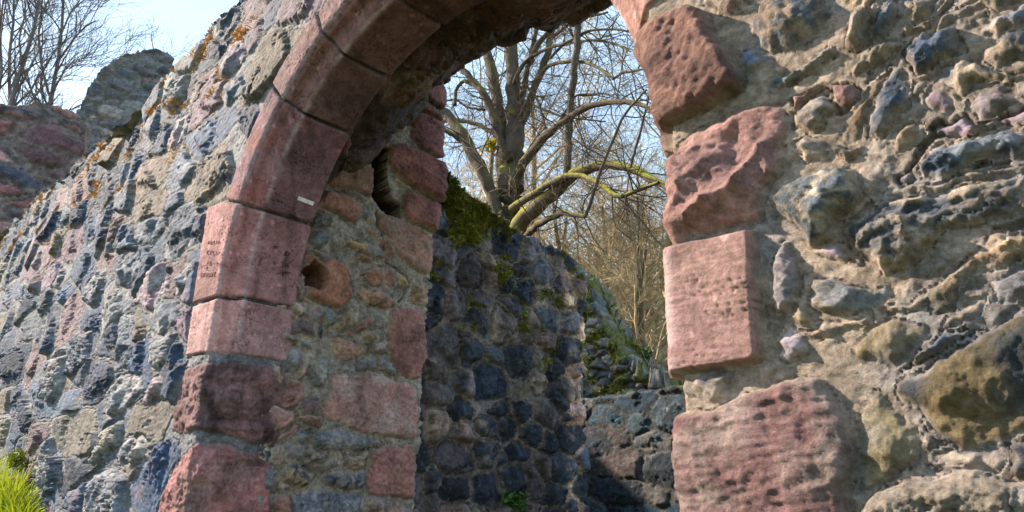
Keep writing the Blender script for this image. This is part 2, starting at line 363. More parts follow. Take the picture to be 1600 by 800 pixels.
stF.append(St([(-2.592, .576), (XL+Q2+.1, .575), (CX-ri*math.cos(.05), CZ+.02)]+[(CX-ri*math.cos(t), CZ+ri*math.sin(t)-.003) for t in np.linspace(.1, a, 4)]+[(CX-1.0*math.cos(a), CZ+1.0*math.sin(a)-.003), (-2.45, .962), (-2.608, .972)], 'ashlar', (.37, .20, .195), (.29, .155, .16), .014, 'jamb_block', label='rosy dressed block with scratched lettering'))
for a0, a1, ro, c1, c2 in ((19.1, 45.2, 1.035, PURP, (.27, .12, .11)), (45.2, 63.4, 1.05, (.20, .125, .13), PINKD), (63.4, 84, 1.02, (.22, .135, .145), (.14, .075, .07)),
                           (84, 104, 1.05, (.18, .10, .10), (.09, .05, .045)), (104, 126, 1.05, PINKD, (.12, .07, .06)), (126, 163.5, 1.03, (.29, .16, .14), (.22, .12, .11))):
    stF.append(St(ringpoly(a0, a1, ro), 'ashlar', c1, c2, .014, 'arch_stone', ang=35))
# rough blocks of the left jamb
stF.append(St(fr([(292, 578), (330, 568), (356, 562), (395, 566), (440, 576), (462, 612), (458, 655), (440, 699), (405, 694), (330, 678), (271, 676), (278, 630)]), 'rough', (.22, .12, .12), (.13, .08, .082), .035, 'jamb_block', ang=5, label='dark weathered block with black stain and broken lower ledge', mix=.6))
stF.append(St(fr([(300, 697), (350, 694), (398, 703), (420, 722), (431, 760), (433, 830), (240, 830), (256, 770), (280, 720)]), 'rough', (.33, .15, .15), (.22, .13, .12), .022, 'jamb_block', ang=70, label='eroded purplish block at the bottom of the left side', mix=.5))
stF[-2].ridges = [([px2(p) for p in [(300, 668), (350, 668), (418, 672), (428, 655)]], .020, .012), ([px2(p) for p in [(330, 655), (400, 658), (430, 640)]], -.016, .010), ([px2(p) for p in [(300, 610), (360, 600), (430, 612)]], -.006, .012)]
# right jamb
iR = .70
stF.append(St(fr([(1002, 38), (1030, 34), (1062, 22), (1088, 14), (1112, 24), (1126, 60), (1150, 92), (1173, 132), (1160, 150), (1100, 182), (1046, 206)], [(XR-.012, .566), (XR-.2, .566), (XR-.24, .70), (XR-.30, .86)]), 'sand', (.20, .11, .088), (.135, .07, .062), .040, 'jamb_block', ang=60, label='proud red block with tooled edge and slanting lower side', tilt=(.12, .05)))
stF.append(St(fr([(1060, 226), (1110, 200), (1150, 178), (1198, 166), (1222, 170), (1222, 262), (1200, 300), (1194, 348), (1150, 350), (1090, 368), (1050, 384)], [(XR-.2, .395), (XR-.2, .552), (XR, .556)]), 'rough', (.29, .165, .145), (.18, .105, .10), .036, 'jamb_block', ang=40, label='broken boulder-like pink block with a diagonal ridge'))
stF[-1].ridges = [([px2(p) for p in [(1085, 345), (1120, 320), (1165, 295), (1195, 235)]], .030, .014), ([px2(p) for p in [(1060, 262), (1075, 300), (1062, 345)]], .018, .012), ([px2(p) for p in [(1195, 235), (1205, 275), (1185, 318)]], .016, .010), ([px2(p) for p in [(1110, 225), (1150, 215), (1160, 255)]], -.014, .02)]
stF.append(St(fr([(1048, 387), (1184, 360), (1189, 450), (1198, 553), (1190, 568), (1060, 588)], [(XR-.25, .160), (XR-.25, .388)]), 'ashlar', (.28, .17, .15), (.23, .135, .125), .030, 'jamb_block', ang=0, label='smooth square pitted block with crisp edges'))
stF.append(St(fr([(1050, 642), (1110, 636), (1160, 620), (1228, 596), (1262, 590), (1292, 592), (1312, 622), (1331, 652), (1336, 720), (1326, 840), (1040, 840)], [(XR-.25, -.08), (XR-.25, .105)]), 'sand', (.165, .09, .088), (.25, .20, .18), .032, 'jamb_block', ang=10, label='large dark red block with grey lichen blotches', mix=.45))
# rubble stones right of the doorway
G = lambda pts, kind, c1, c2, H=.035, ang=0, tilt=(0, 0), label=None, mix=.5: stF.append(St(fr(pts), kind, c1, c2, H*.8, 'facing_stone', ang=ang, tilt=tilt, label=label, mix=mix))
WG = (.21, .175, .14); DB = (.03, .05, .08); OB = (.20, .13, .07); LT = (.30, .25, .20)
G([(1183, 20), (1210, 0), (1280, -8), (1300, 20), (1276, 60), (1240, 86), (1200, 91), (1180, 62)], 'cong', (.08, .10, .13), (.26, .19, .14), .03, label='dark conglomerate stone with brown centre')
G([(1190, 136), (1220, 116), (1260, 98), (1300, 78), (1311, 88), (1280, 116), (1240, 135), (1205, 144)], 'layer', (.07, .11, .14), (.18, .18, .17), .016, 25, label='thin blue sliver of stone')
G([(1238, 181), (1262, 160), (1290, 150), (1302, 180), (1282, 210), (1250, 216), (1236, 202)], 'rubble', WG, (.24, .22, .22), .04)
G([(1232, 232), (1255, 214), (1286, 226), (1286, 250), (1250, 256)], 'rubble', LT, WG, .045)
G([(1327, 98), (1356, 68), (1384, 52), (1413, 66), (1402, 80), (1366, 96), (1338, 120)], 'layer', LT, WG, .05, 35)
G([(1400, 90), (1422, 98), (1421, 160), (1400, 182), (1372, 222), (1352, 222), (1364, 180), (1384, 130)], 'rubble', DB, (.10, .10, .11), .035, 60, label='dark blue-black faceted stone')
G([(1360, 140), (1378, 110), (1398, 96), (1382, 132), (1362, 178), (1348, 220), (1326, 234), (1311, 222), (1317, 192), (1346, 168)], 'rough', OB, (.3, .25, .2), .045, 60)
G([(1360, 46), (1376, 8), (1390, -10), (1414, -10), (1388, 44), (1372, 55)], 'layer', DB, (.1, .13, .16), .02, 60)
G([(1388, 44), (1416, -4), (1474, -10), (1450, 22), (1420, 38)], 'layer', LT, WG, .04, 35)
G([(1452, 48), (1472, 28), (1520, 8), (1625, -22), (1625, 0), (1560, 20), (1504, 34), (1456, 57)], 'layer', (.12, .12, .14), WG, .04, 20, label='long grey ledge stone')
G([(1444, 152), (1464, 136), (1494, 148), (1502, 172), (1480, 186), (1450, 176)], 'rough', (.14, .10, .13), (.2, .15, .16), .025)
G([(1510, 170), (1536, 140), (1578, 138), (1594, 160), (1560, 182), (1528, 190)], 'rubble', (.20, .17, .20), WG, .035)
G([(1536, 90), (1568, 54), (1625, 36), (1625, 106), (1560, 110)], 'cong', (.06, .07, .09), (.22, .18, .14), .03)
G([(1432, 256), (1472, 222), (1528, 226), (1584, 202), (1625, 212), (1625, 246), (1528, 258), (1504, 282), (1440, 278)], 'layer', DB, (.16, .18, .22), .03, 12, label='dark banded blue stone')
G([(1388, 224), (1412, 196), (1440, 196), (1449, 212), (1412, 230), (1392, 242)], 'rubble', LT, OB, .04)
G([(1205, 322), (1220, 300), (1245, 276), (1300, 262), (1345, 280), (1361, 310), (1316, 352), (1300, 380), (1270, 402), (1250, 368)], 'cong', (.09, .11, .13), (.30, .25, .19), .05, label='big conglomerate stone with pebbles, pointed below', mix=.5)
G([(1318, 366), (1380, 326), (1460, 313), (1625, 284), (1625, 342), (1500, 366), (1436, 412), (1372, 421), (1332, 398)], 'layer', (.07, .08, .10), (.30, .24, .18), .05, 12, label='long dark layered stone', tilt=(0, -.1))
G([(1380, 310), (1440, 292), (1625, 262), (1625, 280), (1470, 306), (1390, 320)], 'layer', LT, WG, .055, 10)
G([(1204, 402), (1216, 390), (1236, 404), (1253, 420), (1265, 452), (1248, 486), (1220, 502), (1210, 468), (1207, 430)], 'cong', (.24, .20, .21), (.14, .13, .15), .035)
G([(1271, 474), (1278, 440), (1328, 437), (1373, 440), (1398, 452), (1380, 477), (1332, 489), (1296, 494)], 'rubble', (.17, .18, .20), WG, .022, label='flat blue-grey stone', tilt=(-.15, 0))
G([(1213, 534), (1236, 506), (1265, 523), (1262, 553), (1240, 574), (1215, 557)], 'rubble', (.25, .22, .24), (.30, .17, .15), .035)
G([(1262, 518), (1340, 496), (1370, 486), (1376, 500), (1340, 512), (1290, 530), (1266, 530)], 'layer', (.36, .22, .20), LT, .05, 12, label='thin pinkish slab wedged in the mortar')
G([(1376, 484), (1436, 456), (1480, 420), (1560, 374), (1625, 364), (1625, 402), (1540, 420), (1490, 444), (1440, 478), (1388, 498)], 'layer', LT, OB, .065, 25, label='long buff ridge stone')
G([(1336, 538), (1368, 504), (1404, 500), (1454, 518), (1428, 550), (1408, 578), (1372, 573), (1342, 562)], 'rough', (.22, .16, .08), (.13, .115, .09), .04, 85, label='yellowish wedge stone with grain')
G([(1468, 510), (1484, 489), (1524, 458), (1530, 488), (1492, 514)], 'rubble', LT, OB, .035)
G([(1436, 462), (1460, 437), (1504, 424), (1497, 452), (1484, 487), (1456, 494)], 'rubble', (.14, .13, .10), OB, .04)
G([(1532, 440), (1570, 420), (1625, 412), (1625, 470), (1560, 480), (1536, 470)], 'rubble', (.17, .17, .19), (.1, .1, .12), .025)
G([(1396, 622), (1420, 590), (1480, 560), (1540, 520), (1600, 495), (1640, 495), (1640, 655), (1560, 692), (1500, 702), (1460, 672), (1440, 640)], 'rough', (.13, .10, .055), (.035, .04, .045), .075, 30, label='big mossy brown boulder', tilt=(-.1, .05), mix=.65)
G([(1335, 642), (1370, 610), (1400, 642), (1446, 682), (1446, 722), (1400, 762), (1342, 776), (1337, 700)], 'rough', (.20, .165, .10), (.15, .145, .14), .035, 80)
G([(1345, 792), (1420, 762), (1520, 742), (1640, 747), (1640, 860), (1340, 860)], 'layer', (.27, .25, .22), WG, .04, 12)
G([(1460, 716), (1520, 700), (1580, 704), (1560, 730), (1480, 738)], 'rubble', LT, WG, .035)
G([(1578, 298), (1625, 290), (1625, 310), (1590, 318)], 'rubble', LT, OB, .06)
G([(1090, -20), (1160, -20), (1170, 10), (1130, 20), (1100, 8)], 'rubble', (.28, .17, .14), WG, .035)
# larger rubble stones left of the doorway
GL = (.12, .14, .18); LL = (.25, .245, .255); DL = (.026, .045, .08); PL = (.23, .155, .20)
for pts, kind, c1, c2, Hh, ang in (
  ([(267, 340), (283, 322), (312, 311), (307, 344), (300, 376), (277, 405), (267, 404), (265, 375)], 'rubble', DL, BLUE, .035, 70),
  ([(222, 347), (245, 341), (262, 335), (258, 362), (239, 384), (214, 378)], 'rubble', BLUE, GL, .04, 70),
  ([(179, 393), (195, 352), (215, 345), (213, 367), (195, 383), (183, 395)], 'rubble', DL, BLUE, .035, 60),
  ([(183, 431), (195, 398), (222, 392), (228, 420), (205, 450), (184, 447)], 'rubble', GL, BLUE, .05, 60),
  ([(208, 475), (220, 446), (239, 427), (262, 409), (264, 453), (258, 475), (239, 489)], 'rubble', PL, LL, .05, 75),
  ([(131, 475), (136, 446), (164, 420), (167, 433), (151, 472), (136, 479)], 'layer', LL, GL, .05, 70),
  ([(273, 463), (283, 430), (300, 408), (302, 420), (293, 450), (276, 467)], 'rubble', GL, LL, .04, 70),
  ([(160, 622), (185, 590), (220, 586), (226, 610), (190, 641), (165, 651)], 'rubble', LL, BLUE, .065, 20),
  ([(140, 722), (165, 670), (190, 655), (185, 700), (145, 727)], 'layer', GL, (.22, .20, .17), .05, 40),
  ([(133, 815), (140, 752), (180, 728), (203, 750), (192, 815)], 'layer', LL, GL, .05, 60),
  ([(235, 516), (246, 476), (282, 466), (281, 505), (250, 522)], 'rough', GL, LL, .055, 30),
  ([(240, 577), (246, 531), (277, 520), (273, 567), (255, 582)], 'cong', (.22, .22, .21), BLUE, .05, 30),
  ([(180, 580), (186, 496), (206, 490), (211, 540), (200, 577)], 'rubble', BLUE, GL, .04, 80),
  ([(105, 587), (116, 525), (146, 515), (141, 562), (116, 592)], 'layer', GL, DL, .05, 70),
  ([(220, 632), (240, 591), (266, 596), (260, 617), (230, 637)], 'rubble', PL, LL, .045, 20),
  ([(182, 722), (195, 686), (211, 680), (205, 721)], 'rubble', LL, GL, .05, 20),
  ([(212, 727), (216, 682), (236, 680), (239, 720)], 'rubble', (.25, .22, .2), LL, .05, 20),
  ([(345, 127), (358, 80), (383, 57), (387, 90), (362, 120)], 'rubble', GL, PL, .04, 70),
  ([(345, 157), (355, 131), (380, 117), (384, 145), (355, 171)], 'rubble', GL, BLUE, .04, 60),
  ([(260, 167), (280, 121), (300, 113), (290, 150), (270, 181)], 'layer', LL, GL, .045, 60),
  ([(264, 232), (280, 186), (300, 180), (290, 220), (270, 236)], 'rubble', PL, LL, .04, 60),
  ([(70, 620), (84, 560), (102, 552), (100, 600), (84, 632)], 'layer', (.24, .22, .2), GL, .05, 70),
  ([(330, 60), (345, 30), (372, 8), (378, 30), (350, 70)], 'rubble', DL, GL, .04, 50),
  ([(60, 745), (75, 690), (92, 680), (90, 740), (72, 770)], 'layer', (.24, .21, .16), GL, .05, 80)):
    stF.append(St(fr(pts), kind, c1, c2, Hh*.6, 'facing_stone', ang=ang))

palL = [(.12, .10, .085), (.14, .095, .11), (.050, .075, .125), (.030, .050, .095), (.075, .095, .14), (.14, .10, .135), (.15, .14, .12), (.19, .19, .20), (.020, .034, .062), (.055, .085, .135), (.09, .105, .14)]
palR = [(.25, .17, .095), (.15, .12, .10), (.30, .24, .18), (.045, .065, .105), (.22, .125, .12), (.075, .10, .15), (.17, .13, .165), (.03, .042, .07), (.11, .125, .16), (.20, .15, .09)]
isR = lambda X, Z: (X > -.62) | ((X > CX) & (Z < 1.3) & (X-CX > .3))
regF = [(lambda X, Z: isR(X, Z) & (X < -.235+.05*perlin(X*9, Z*9, 3)), dict(cell=(.11, .065), p=.62, pal=palR, cool=.75, mort=(.27, .215, .17), relief=.004, streak=.0035, sang=24, H=.012, gap=.005, rough=1.3, dust=.9, blot=.5, lean=.4)),
        (lambda X, Z: isR(X, Z), dict(cell=(.165, .078), p=.97, pal=palR, cool=.5, mort=(.235, .195, .165), relief=.006, streak=.006, sang=24, lean=.4, H=.018, tilt=.2, gap=.0035, rough=1.6, notch=.008, dust=.45)),
        (lambda X, Z: X > -9e9, dict(cell=(.32, .20), p=.98, pal=palL, mort=(.185, .185, .20), relief=.006, streak=.002, sang=35, lean=.75, H=.020, tilt=.24, gap=.005, rough=1.0, notch=.007, dust=.2))]

tp = np.array([px for px in [(0, 372), (40, 330), (75, 298), (105, 275), (135, 243), (170, 220), (215, 190), (238, 160), (262, 125), (285, 100), (310, 75), (335, 40), (365, 20), (388, -4), (430, -50)]], float)
tpx = [onp(x, y, 1, 0.) for x, y in tp]; TX = np.array([-14, -9, -8.]+[p[0] for p in tpx]+[-2.45, -1.5, 0, 3]); TZ = np.array([1.9, 1.86, 1.8]+[p[2] for p in tpx]+[2.3, 2.45, 2.45, 2.3])
o_ = np.argsort(TX); TX = TX[o_]; TZ = TZ[o_]
def ztop(x): return np.interp(x, TX, TZ)+.03*fbm(x*9, x*0+.5, 3, 77)+.02*(h2(np.floor(x*7), x*0, 5)-.5)

def chamf(P): return P
gate = thing('ruined_gateway_wall', 'high ruined castle wall of rubble pierced by a red sandstone round arch', 'wall', (CX, 0, GZ))

# ---- patch A: the band round the opening (front, chamfer, dressed reveal)
def contour():
    s = []
    for z in np.arange(GZ-.1, -.34, .03): s.append((XL, z, -1, 0))
    for z in np.arange(-.34, CZ, .0042): s.append((XL, z, -1, 0))
    for t in np.radians(np.concatenate([np.arange(0, 92, .27), np.arange(92, 140, .6), np.arange(140, 180, .2)])): s.append((CX-RA*math.cos(t), CZ+RA*math.sin(t), -math.cos(t), math.sin(t)))
    for z in np.arange(CZ, -.34, -.0026): s.append((XR, z, 1, 0))
    for z in np.arange(-.34, GZ-.1, -.03): s.append((XR, z, 1, 0))
    return np.array(s)
cs = contour()
q = np.concatenate([np.arange(Q2+.14, Q2+.02, -.012), np.arange(Q2+.02, -.03, -.0034), np.arange(-.03, -.285, -.004)])   # q>0 inward
off = np.where(q < 0, -q, np.where(q < Q1, -q/math.sqrt(2), np.where(q < Q2, -CH, -CH+(q-Q2))))
yy = np.where(q < 0, 0, np.where(q < Q1, q/math.sqrt(2), np.where(q < Q2, CH+q-Q1, YR+.0*(q-Q2))))
kch = np.where(cs[:, 0] < CX, 1, .5)[:, None]*np.ones((1, len(q))); kch = 1-(.5*sst(-.4, .6, cs[:, 0]-CX)*sst(.30, .10, cs[:, 1]-CZ))[:, None]*np.ones((1, len(q)))
off = np.where((q > 0)[None, :] & (q < Q2)[None, :], off[None, :]*kch, np.where((q >= Q2)[None, :], off[None, :]+CH*(1-kch), off[None, :]))
PA = np.zeros((len(cs), len(q), 3))
PA[..., 0] = cs[:, None, 0]+cs[:, None, 2]*off; PA[..., 2] = cs[:, None, 1]+cs[:, None, 3]*off; PA[..., 1] = yy
XA = cs[:, None, 0]-cs[:, None, 2]*q[None, :]; ZA = cs[:, None, 1]-cs[:, None, 3]*q[None, :]
NA = normals(PA)
mid_r = len(cs)//3
if NA[mid_r, -5, 1] > 0: NA = -NA
NA = smooth_n(NA, 5)
HA, CA, IA, SA, BA = evaluate(XA, ZA, stF, regF, 3)
jn = (BA < .0005)*sst(-.006, -.002, BA)*((q > -.13) & (q < Q2+.02))[None, :]*(np.abs(ZA-CZ) > -9)*(((ZA > .37)*(XA < CX)) | (ZA > .9)); CA = CA*(1-.6*jn[..., None]); HA -= .007*jn
stn = np.exp(-((XA-XL-.05+.03*fbm(ZA*6, ZA*0, 3, 2))/.045)**2)*sst(.02, .12, ZA)*sst(.42, .32, ZA)*sst(-.5, .3, fbm(XA*14, ZA*7, 4, 12))*(XA < CX)
stn = np.maximum(stn, .7*sst(.1, .5, fbm(XA*9, ZA*5, 4, 14))*(ZA < .36)*(ZA > .0)*(XA > XL+.02)*(XA < CX)); CA = CA*(1-.8*stn[..., None])
hol = np.exp(-((q-.006)/.010)**2)*.007   # quirk at the outer edge of the chamfer
inash = np.isin(IA, [k for k, s_ in enumerate(stF) if s_.kind == 'ashlar'])
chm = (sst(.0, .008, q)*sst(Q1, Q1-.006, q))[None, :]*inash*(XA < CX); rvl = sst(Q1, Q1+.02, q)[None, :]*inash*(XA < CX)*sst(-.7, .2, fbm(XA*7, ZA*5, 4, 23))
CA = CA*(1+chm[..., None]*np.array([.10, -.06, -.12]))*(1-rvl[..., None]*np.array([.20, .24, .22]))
arr = (np.exp(-((q-Q1)/.0055)**2)*.8+np.exp(-((q-.0)/.005)**2)*.6)[None, :]*sst(-.6, .3, fbm(XA*9, ZA*14, 3, 19))*inash
CA = CA*(1-arr[..., None])+np.array([.44, .35, .37])*arr[..., None]
HA = HA-inash*(np.exp(-((q-Q1*.5)/.024)**2)*.013)[None, :]*(cs[:, None, 0] < -.9)
HA = HA-inash*hol[None, :]*(cs[:, None, 0] < -1.0)
PB_ = PA+NA*HA[..., None]
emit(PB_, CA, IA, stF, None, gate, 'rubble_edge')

# ---- patch B: the rest of the wall front, folded back over the wall head
xs = [1.6]
while xs[-1] > -9.5:
    x = xs[-1]; xs.append(x-(.0021*(1+min(x*x, 5.2))+ (.012 if x > .15 else 0)))
xs = np.array(xs+[-10.5, -12, -14.])[::-1]
zs = np.concatenate([np.arange(GZ-.1, -.45, .03), np.arange(-.45, .72, .0032), np.arange(.72, 2.62, .0045)])
XB, ZB = np.meshgrid(xs, zs)
HB, CB, IB, SB, BB = evaluate(XB, ZB, stF, regF, 3)
HB = HB+.05*fbm(XB*.8, ZB*.8, 3, 44)*sst(-2.6, -3.6, XB)
zt = ztop(XB); over = np.maximum(0, ZB-zt)
PB = np.stack([XB, -HB, ZB], -1)
fold = over > 0
PB[..., 2] = np.where(fold, zt+HB*.6-over*.1, ZB); PB[..., 2] -= np.where(fold & (over*2.4 > TH), .02, 0); PB[..., 1] = np.where(fold, np.minimum(over*2.4-.02, TH-.02), -HB*sst(-.005, .03, zt-ZB)-0.0)
rr = np.where(ZB > CZ, np.hypot(XB-CX, ZB-CZ), np.abs(XB-CX))-RA
keep = (rr[:-1, :-1] > .268) & (rr[1:, 1:] > .268)
# orange lichen crust near the wall head
LM = sst(.9, .1, zt-ZB)*sst(.30, .62, fbm(XB*3.5, ZB*7, 4, 91)+.2*fbm(XB*20, ZB*20, 3, 92)+.34*sst(.5, .0, SB)-.05+.15*sst(.5, 0, zt-ZB))*(XB < -1.9)
L2 = sst(.045, .0, np.abs(rr-.165))*sst(.1, .5, fbm(XB*12, ZB*12, 3, 93))*(ZB > .7)*(XB < -1.7); LM = np.maximum(LM, L2)
CB = CB*(1-LM[..., None]*.85)+np.array([.40, .20, .045])*LM[..., None]*.85
emit(PB, CB, IB, stF, keep, gate, 'rubble_face')

# ---- passage: left reveal, rough vault, right reveal
def py2(p): b = onp(p[0], p[1], 0, XL+CH); return (b[1], b[2])
stP = []
def RV(pts, kind='sand', c1=PINK, c2=None, H=.02, ang=0, name='reveal_stone', tilt=(0, 0), mix=.5, label=None):
    stP.append(St([py2(p) for p in pts], kind, c1, c2, H, name, ang=ang, tilt=tilt, mix=mix, label=label))
RB = (.33, .185, .14); RD = (.24, .10, .085)
RV([(565, 246), (573, 232), (601, 226), (609, 232), (607, 254), (604, 272), (606, 290), (612, 306), (626, 318), (626, 340), (605, 336), (584, 318), (581, 306), (583, 290), (582, 268)], 'hole', (.05, .035, .03), H=.22)
RV([(473, 421), (482, 411), (500, 423), (501, 441), (494, 454), (476, 446)], 'hole', (.14, .07, .05), H=.09)
RV([(506, 280), (528, 240), (551, 248), (581, 266), (581, 292), (577, 311), (549, 298), (520, 288)], 'sand', RB, (.25, .16, .11), .03, 20)
RV([(490, 320), (508, 293), (539, 303), (562, 318), (560, 339), (554, 351), (542, 349), (524, 334), (506, 326)], 'sand', RB, (.28, .13, .09), .03)
RV([(566, 321), (583, 325), (588, 345), (582, 352), (568, 345)], 'rubble', GREY, OCH, .02)
RV([(569, 354), (589, 360), (593, 372), (589, 379), (571, 365)], 'rubble', OCH, RB, .025)
RV([(482, 343), (494, 334), (512, 337), (519, 351), (513, 361), (485, 357)], 'cong', (.20, .18, .15), (.1, .11, .12), .03)
RV([(482, 364), (497, 360), (511, 364), (510, 384), (497, 391), (483, 384)], 'cong', (.10, .14, .19), (.2, .2, .2), .028)
RV([(519, 367), (528, 370), (527, 387), (518, 385)], 'rubble', (.36, .33, .28), GREY, .02)
RV([(536, 366), (554, 372), (581, 381), (600, 396), (597, 405), (581, 403), (557, 390), (541, 379)], 'layer', (.20, .22, .23), OCH, .028, -25)
RV([(590, 331), (620, 339), (650, 355), (674, 372), (673, 402), (669, 432), (650, 424), (632, 411), (617, 393), (599, 369), (591, 351)], 'sand', RB, (.26, .19, .15), .022, -20, label='broad wedge-shaped stone with pale flecks')
RV([(642, 174), (659, 180), (687, 192), (684, 248), (670, 243), (650, 229), (637, 213)], 'sand', (.30, .14, .13), (.22, .1, .1), .035, -30, tilt=(.1, 0))
RV([(608, 226), (626, 225), (645, 235), (667, 246), (682, 254), (681, 290), (678, 316), (656, 303), (634, 290), (614, 268), (607, 254)], 'sand', (.30, .13, .115), (.20, .085, .08), .05, -30, tilt=(.18, 0), label='projecting dark red stone beside the hole')
RV([(628, 299), (650, 306), (678, 318), (677, 339), (673, 364), (650, 352), (628, 341)], 'sand', (.30, .14, .12), (.22, .10, .09), .05, -20, tilt=(.12, 0))
RV([(661, 152), (668, 127), (690, 128), (692, 150), (690, 169), (672, 159)], 'sand', (.30, .15, .14), PINKD, .03)
RV([(637, 158), (656, 156), (688, 177), (687, 190), (672, 187), (650, 172)], 'sand', (.26, .14, .11), PINKD, .04, -25)
RV([(609, 199), (612, 180), (630, 172), (634, 202), (624, 212), (612, 206)], 'rubble', (.34, .28, .26), (.25, .15, .13), .03)
RV([(470, 400), (482, 396), (500, 411), (512, 402), (542, 420), (544, 450), (542, 474), (524, 484), (503, 477), (478, 462)], 'sand', (.36, .17, .11), (.26, .14, .09), .04, 70, label='orange-red stone with a square socket')
RV([(564, 424), (575, 418), (611, 420), (617, 435), (619, 449), (599, 451), (581, 447), (567, 438)], 'rubble', (.30, .16, .11), RB, .032)
RV([(618, 424), (632, 432), (638, 444), (632, 455), (622, 450)], 'rubble', (.38, .29, .15), OCH, .025)
RV([(554, 453), (563, 448), (590, 456), (611, 468), (615, 480), (599, 484), (572, 480), (557, 471)], 'rubble', (.33, .20, .15), OCH, .035)
RV([(636, 468), (647, 446), (663, 443), (671, 456), (667, 477), (648, 478), (634, 474)], 'rubble', (.34, .21, .15), OCH, .028)
RV([(519, 507), (536, 487), (554, 483), (561, 498), (551, 514), (536, 520), (521, 514)], 'rubble', (.32, .26, .18), (.24, .17, .11), .045)
RV([(578, 490), (590, 489), (597, 498), (592, 504), (581, 501)], 'rubble', (.16, .18, .19), (.35, .3, .25), .03)
RV([(564, 517), (578, 510), (591, 516), (590, 529), (578, 534), (565, 528)], 'rubble', (.28, .24, .19), OCH, .025)
RV([(450, 504), (467, 499), (485, 505), (492, 528), (476, 526), (453, 522)], 'rubble', (.20, .15, .16), (.14, .11, .11), .035)
RV([(492, 505), (503, 499), (505, 522), (498, 532)], 'rubble', (.025, .04, .055), (.04, .05, .06), .02)
RV([(465, 530), (478, 528), (487, 540), (485, 550), (470, 544)], 'rubble', (.12, .12, .13), GREY, .03)
RV([(512, 535), (520, 526), (550, 532), (575, 545), (573, 558), (553, 561), (527, 560), (516, 550)], 'rubble', (.33, .19, .15), OCH, .03)
RV([(612, 482), (632, 478), (662, 484), (663, 534), (656, 591), (644, 595), (622, 587), (607, 563), (603, 530), (606, 500)], 'sand', (.37, .19, .16), (.30, .15, .13), .022, 85, label='tall narrow pink corner stone')
RV([(517, 585), (537, 583), (576, 582), (602, 586), (618, 592), (651, 605), (651, 647), (648, 686), (615, 683), (576, 678), (543, 668), (511, 654), (498, 644), (508, 624)], 'sand', (.38, .21, .18), (.40, .30, .27), .022, -15, mix=.4, label='broad pink block with pale bloom')
RV([(573, 722), (579, 706), (602, 697), (646, 693), (647, 722), (644, 779), (615, 779), (573, 772), (568, 751)], 'sand', (.36, .18, .155), (.28, .13, .115), .022, -35, label='square pink corner block with diagonal tooling')
RV([(483, 572), (498, 560), (517, 566), (511, 583), (500, 607), (487, 602), (481, 586)], 'rubble', (.27, .25, .22), (.18, .18, .18), .04)
RV([(443, 572), (448, 543), (472, 543), (474, 569), (462, 592), (441, 585)], 'rubble', (.16, .16, .17), GREY, .03)
RV([(465, 628), (482, 620), (495, 623), (490, 644), (470, 648)], 'rubble', (.24, .15, .16), (.17, .12, .13), .03)
RV([(456, 680), (469, 667), (478, 680), (472, 697), (456, 697)], 'rubble', (.10, .12, .16), (.2, .2, .2), .022)
RV([(439, 732), (459, 722), (478, 738), (478, 758), (462, 764), (441, 748)], 'cong', (.27, .20, .12), (.05, .05, .06), .035)
RV([(498, 748), (527, 738), (566, 738), (566, 764), (534, 769), (501, 762)], 'cong', (.06, .07, .11), (.22, .20, .19), .028)
RV([(488, 722), (521, 716), (528, 732), (494, 743)], 'rubble', (.22, .18, .14), GREY, .025)
RV([(482, 682), (517, 671), (576, 684), (600, 693), (573, 704), (524, 710), (488, 702)], 'cong', (.23, .22, .22), (.14, .15, .17), .02)
RV([(452, 772), (490, 769), (560, 772), (560, 810), (452, 810)], 'cong', (.24, .24, .26), (.13, .14, .17), .025)
RV([(600, 784), (640, 786), (640, 815), (600, 815)], 'rubble', (.32, .21, .17), GREY, .02)
# developed coordinates: (y, s). left reveal up, vault, right reveal down
ZV = 2.0; XW = XL+CH; XE = XR-CH; WID = XE-XW; RC = .06
def rear(s):   # s: 0 = z 0 on the left side; returns x,z of the rear section
    s = np.asarray(s, float); x = np.empty_like(s); z = np.empty_like(s)
    s1 = ZV-RC; s2 = s1+RC*math.pi/2; s3 = s2+WID-2*RC; s4 = s3+RC*math.pi/2
    m = s < s1; x[m] = XW; z[m] = s[m]
    m = (s >= s1) & (s < s2); t = (s[m]-s1)/RC; x[m] = XW+RC-RC*np.cos(t); z[m] = s1+RC*np.sin(t)
    m = (s >= s2) & (s < s3); x[m] = XW+RC+s[m]-s2; z[m] = ZV
    m = (s >= s3) & (s < s4); t = (s[m]-s3)/RC; x[m] = XE-RC+RC*np.sin(t); z[m] = ZV-RC+RC*np.cos(t)
    m = s >= s4; x[m] = XE; z[m] = s1-(s[m]-s4)
    return x, z, s4+s1
STOT = 2*(ZV-RC)+RC*math.pi+WID-2*RC
ss = np.concatenate([np.arange(GZ-.1, -.34, .03), np.arange(-.34, 3.4, .0046), np.arange(3.4, STOT-GZ+.1, .02)])
ys = np.concatenate([np.arange(.19, .90, .0046), np.arange(.90, 1.15, .008)])
rx, rz, _ = rear(ss)
SG, YG = np.meshgrid(ss, ys, indexing='ij')
PP = np.zeros(SG.shape+(3,)); PP[..., 0] = rx[:, None]; PP[..., 2] = rz[:, None]; PP[..., 1] = np.minimum(YG, TH)
# crown of the vault comes down to the dressed ring towards the front
ringz = CZ+np.sqrt(np.maximum(0, (RA-CH+.02)**2-np.clip(rx-CX, -.8, .8)**2))
vault = sst(ZV-.12, ZV-.02, rz); ff_ = np.clip((YG-.24)/(TH-.24), 0, 1)
sh = .05*fbm(SG*2.6, YG*2.6, 3, 61)
PP[..., 2] += -(rz-np.minimum(ringz, rz))[:, None]*vault[:, None]*(1-ff_)**.8
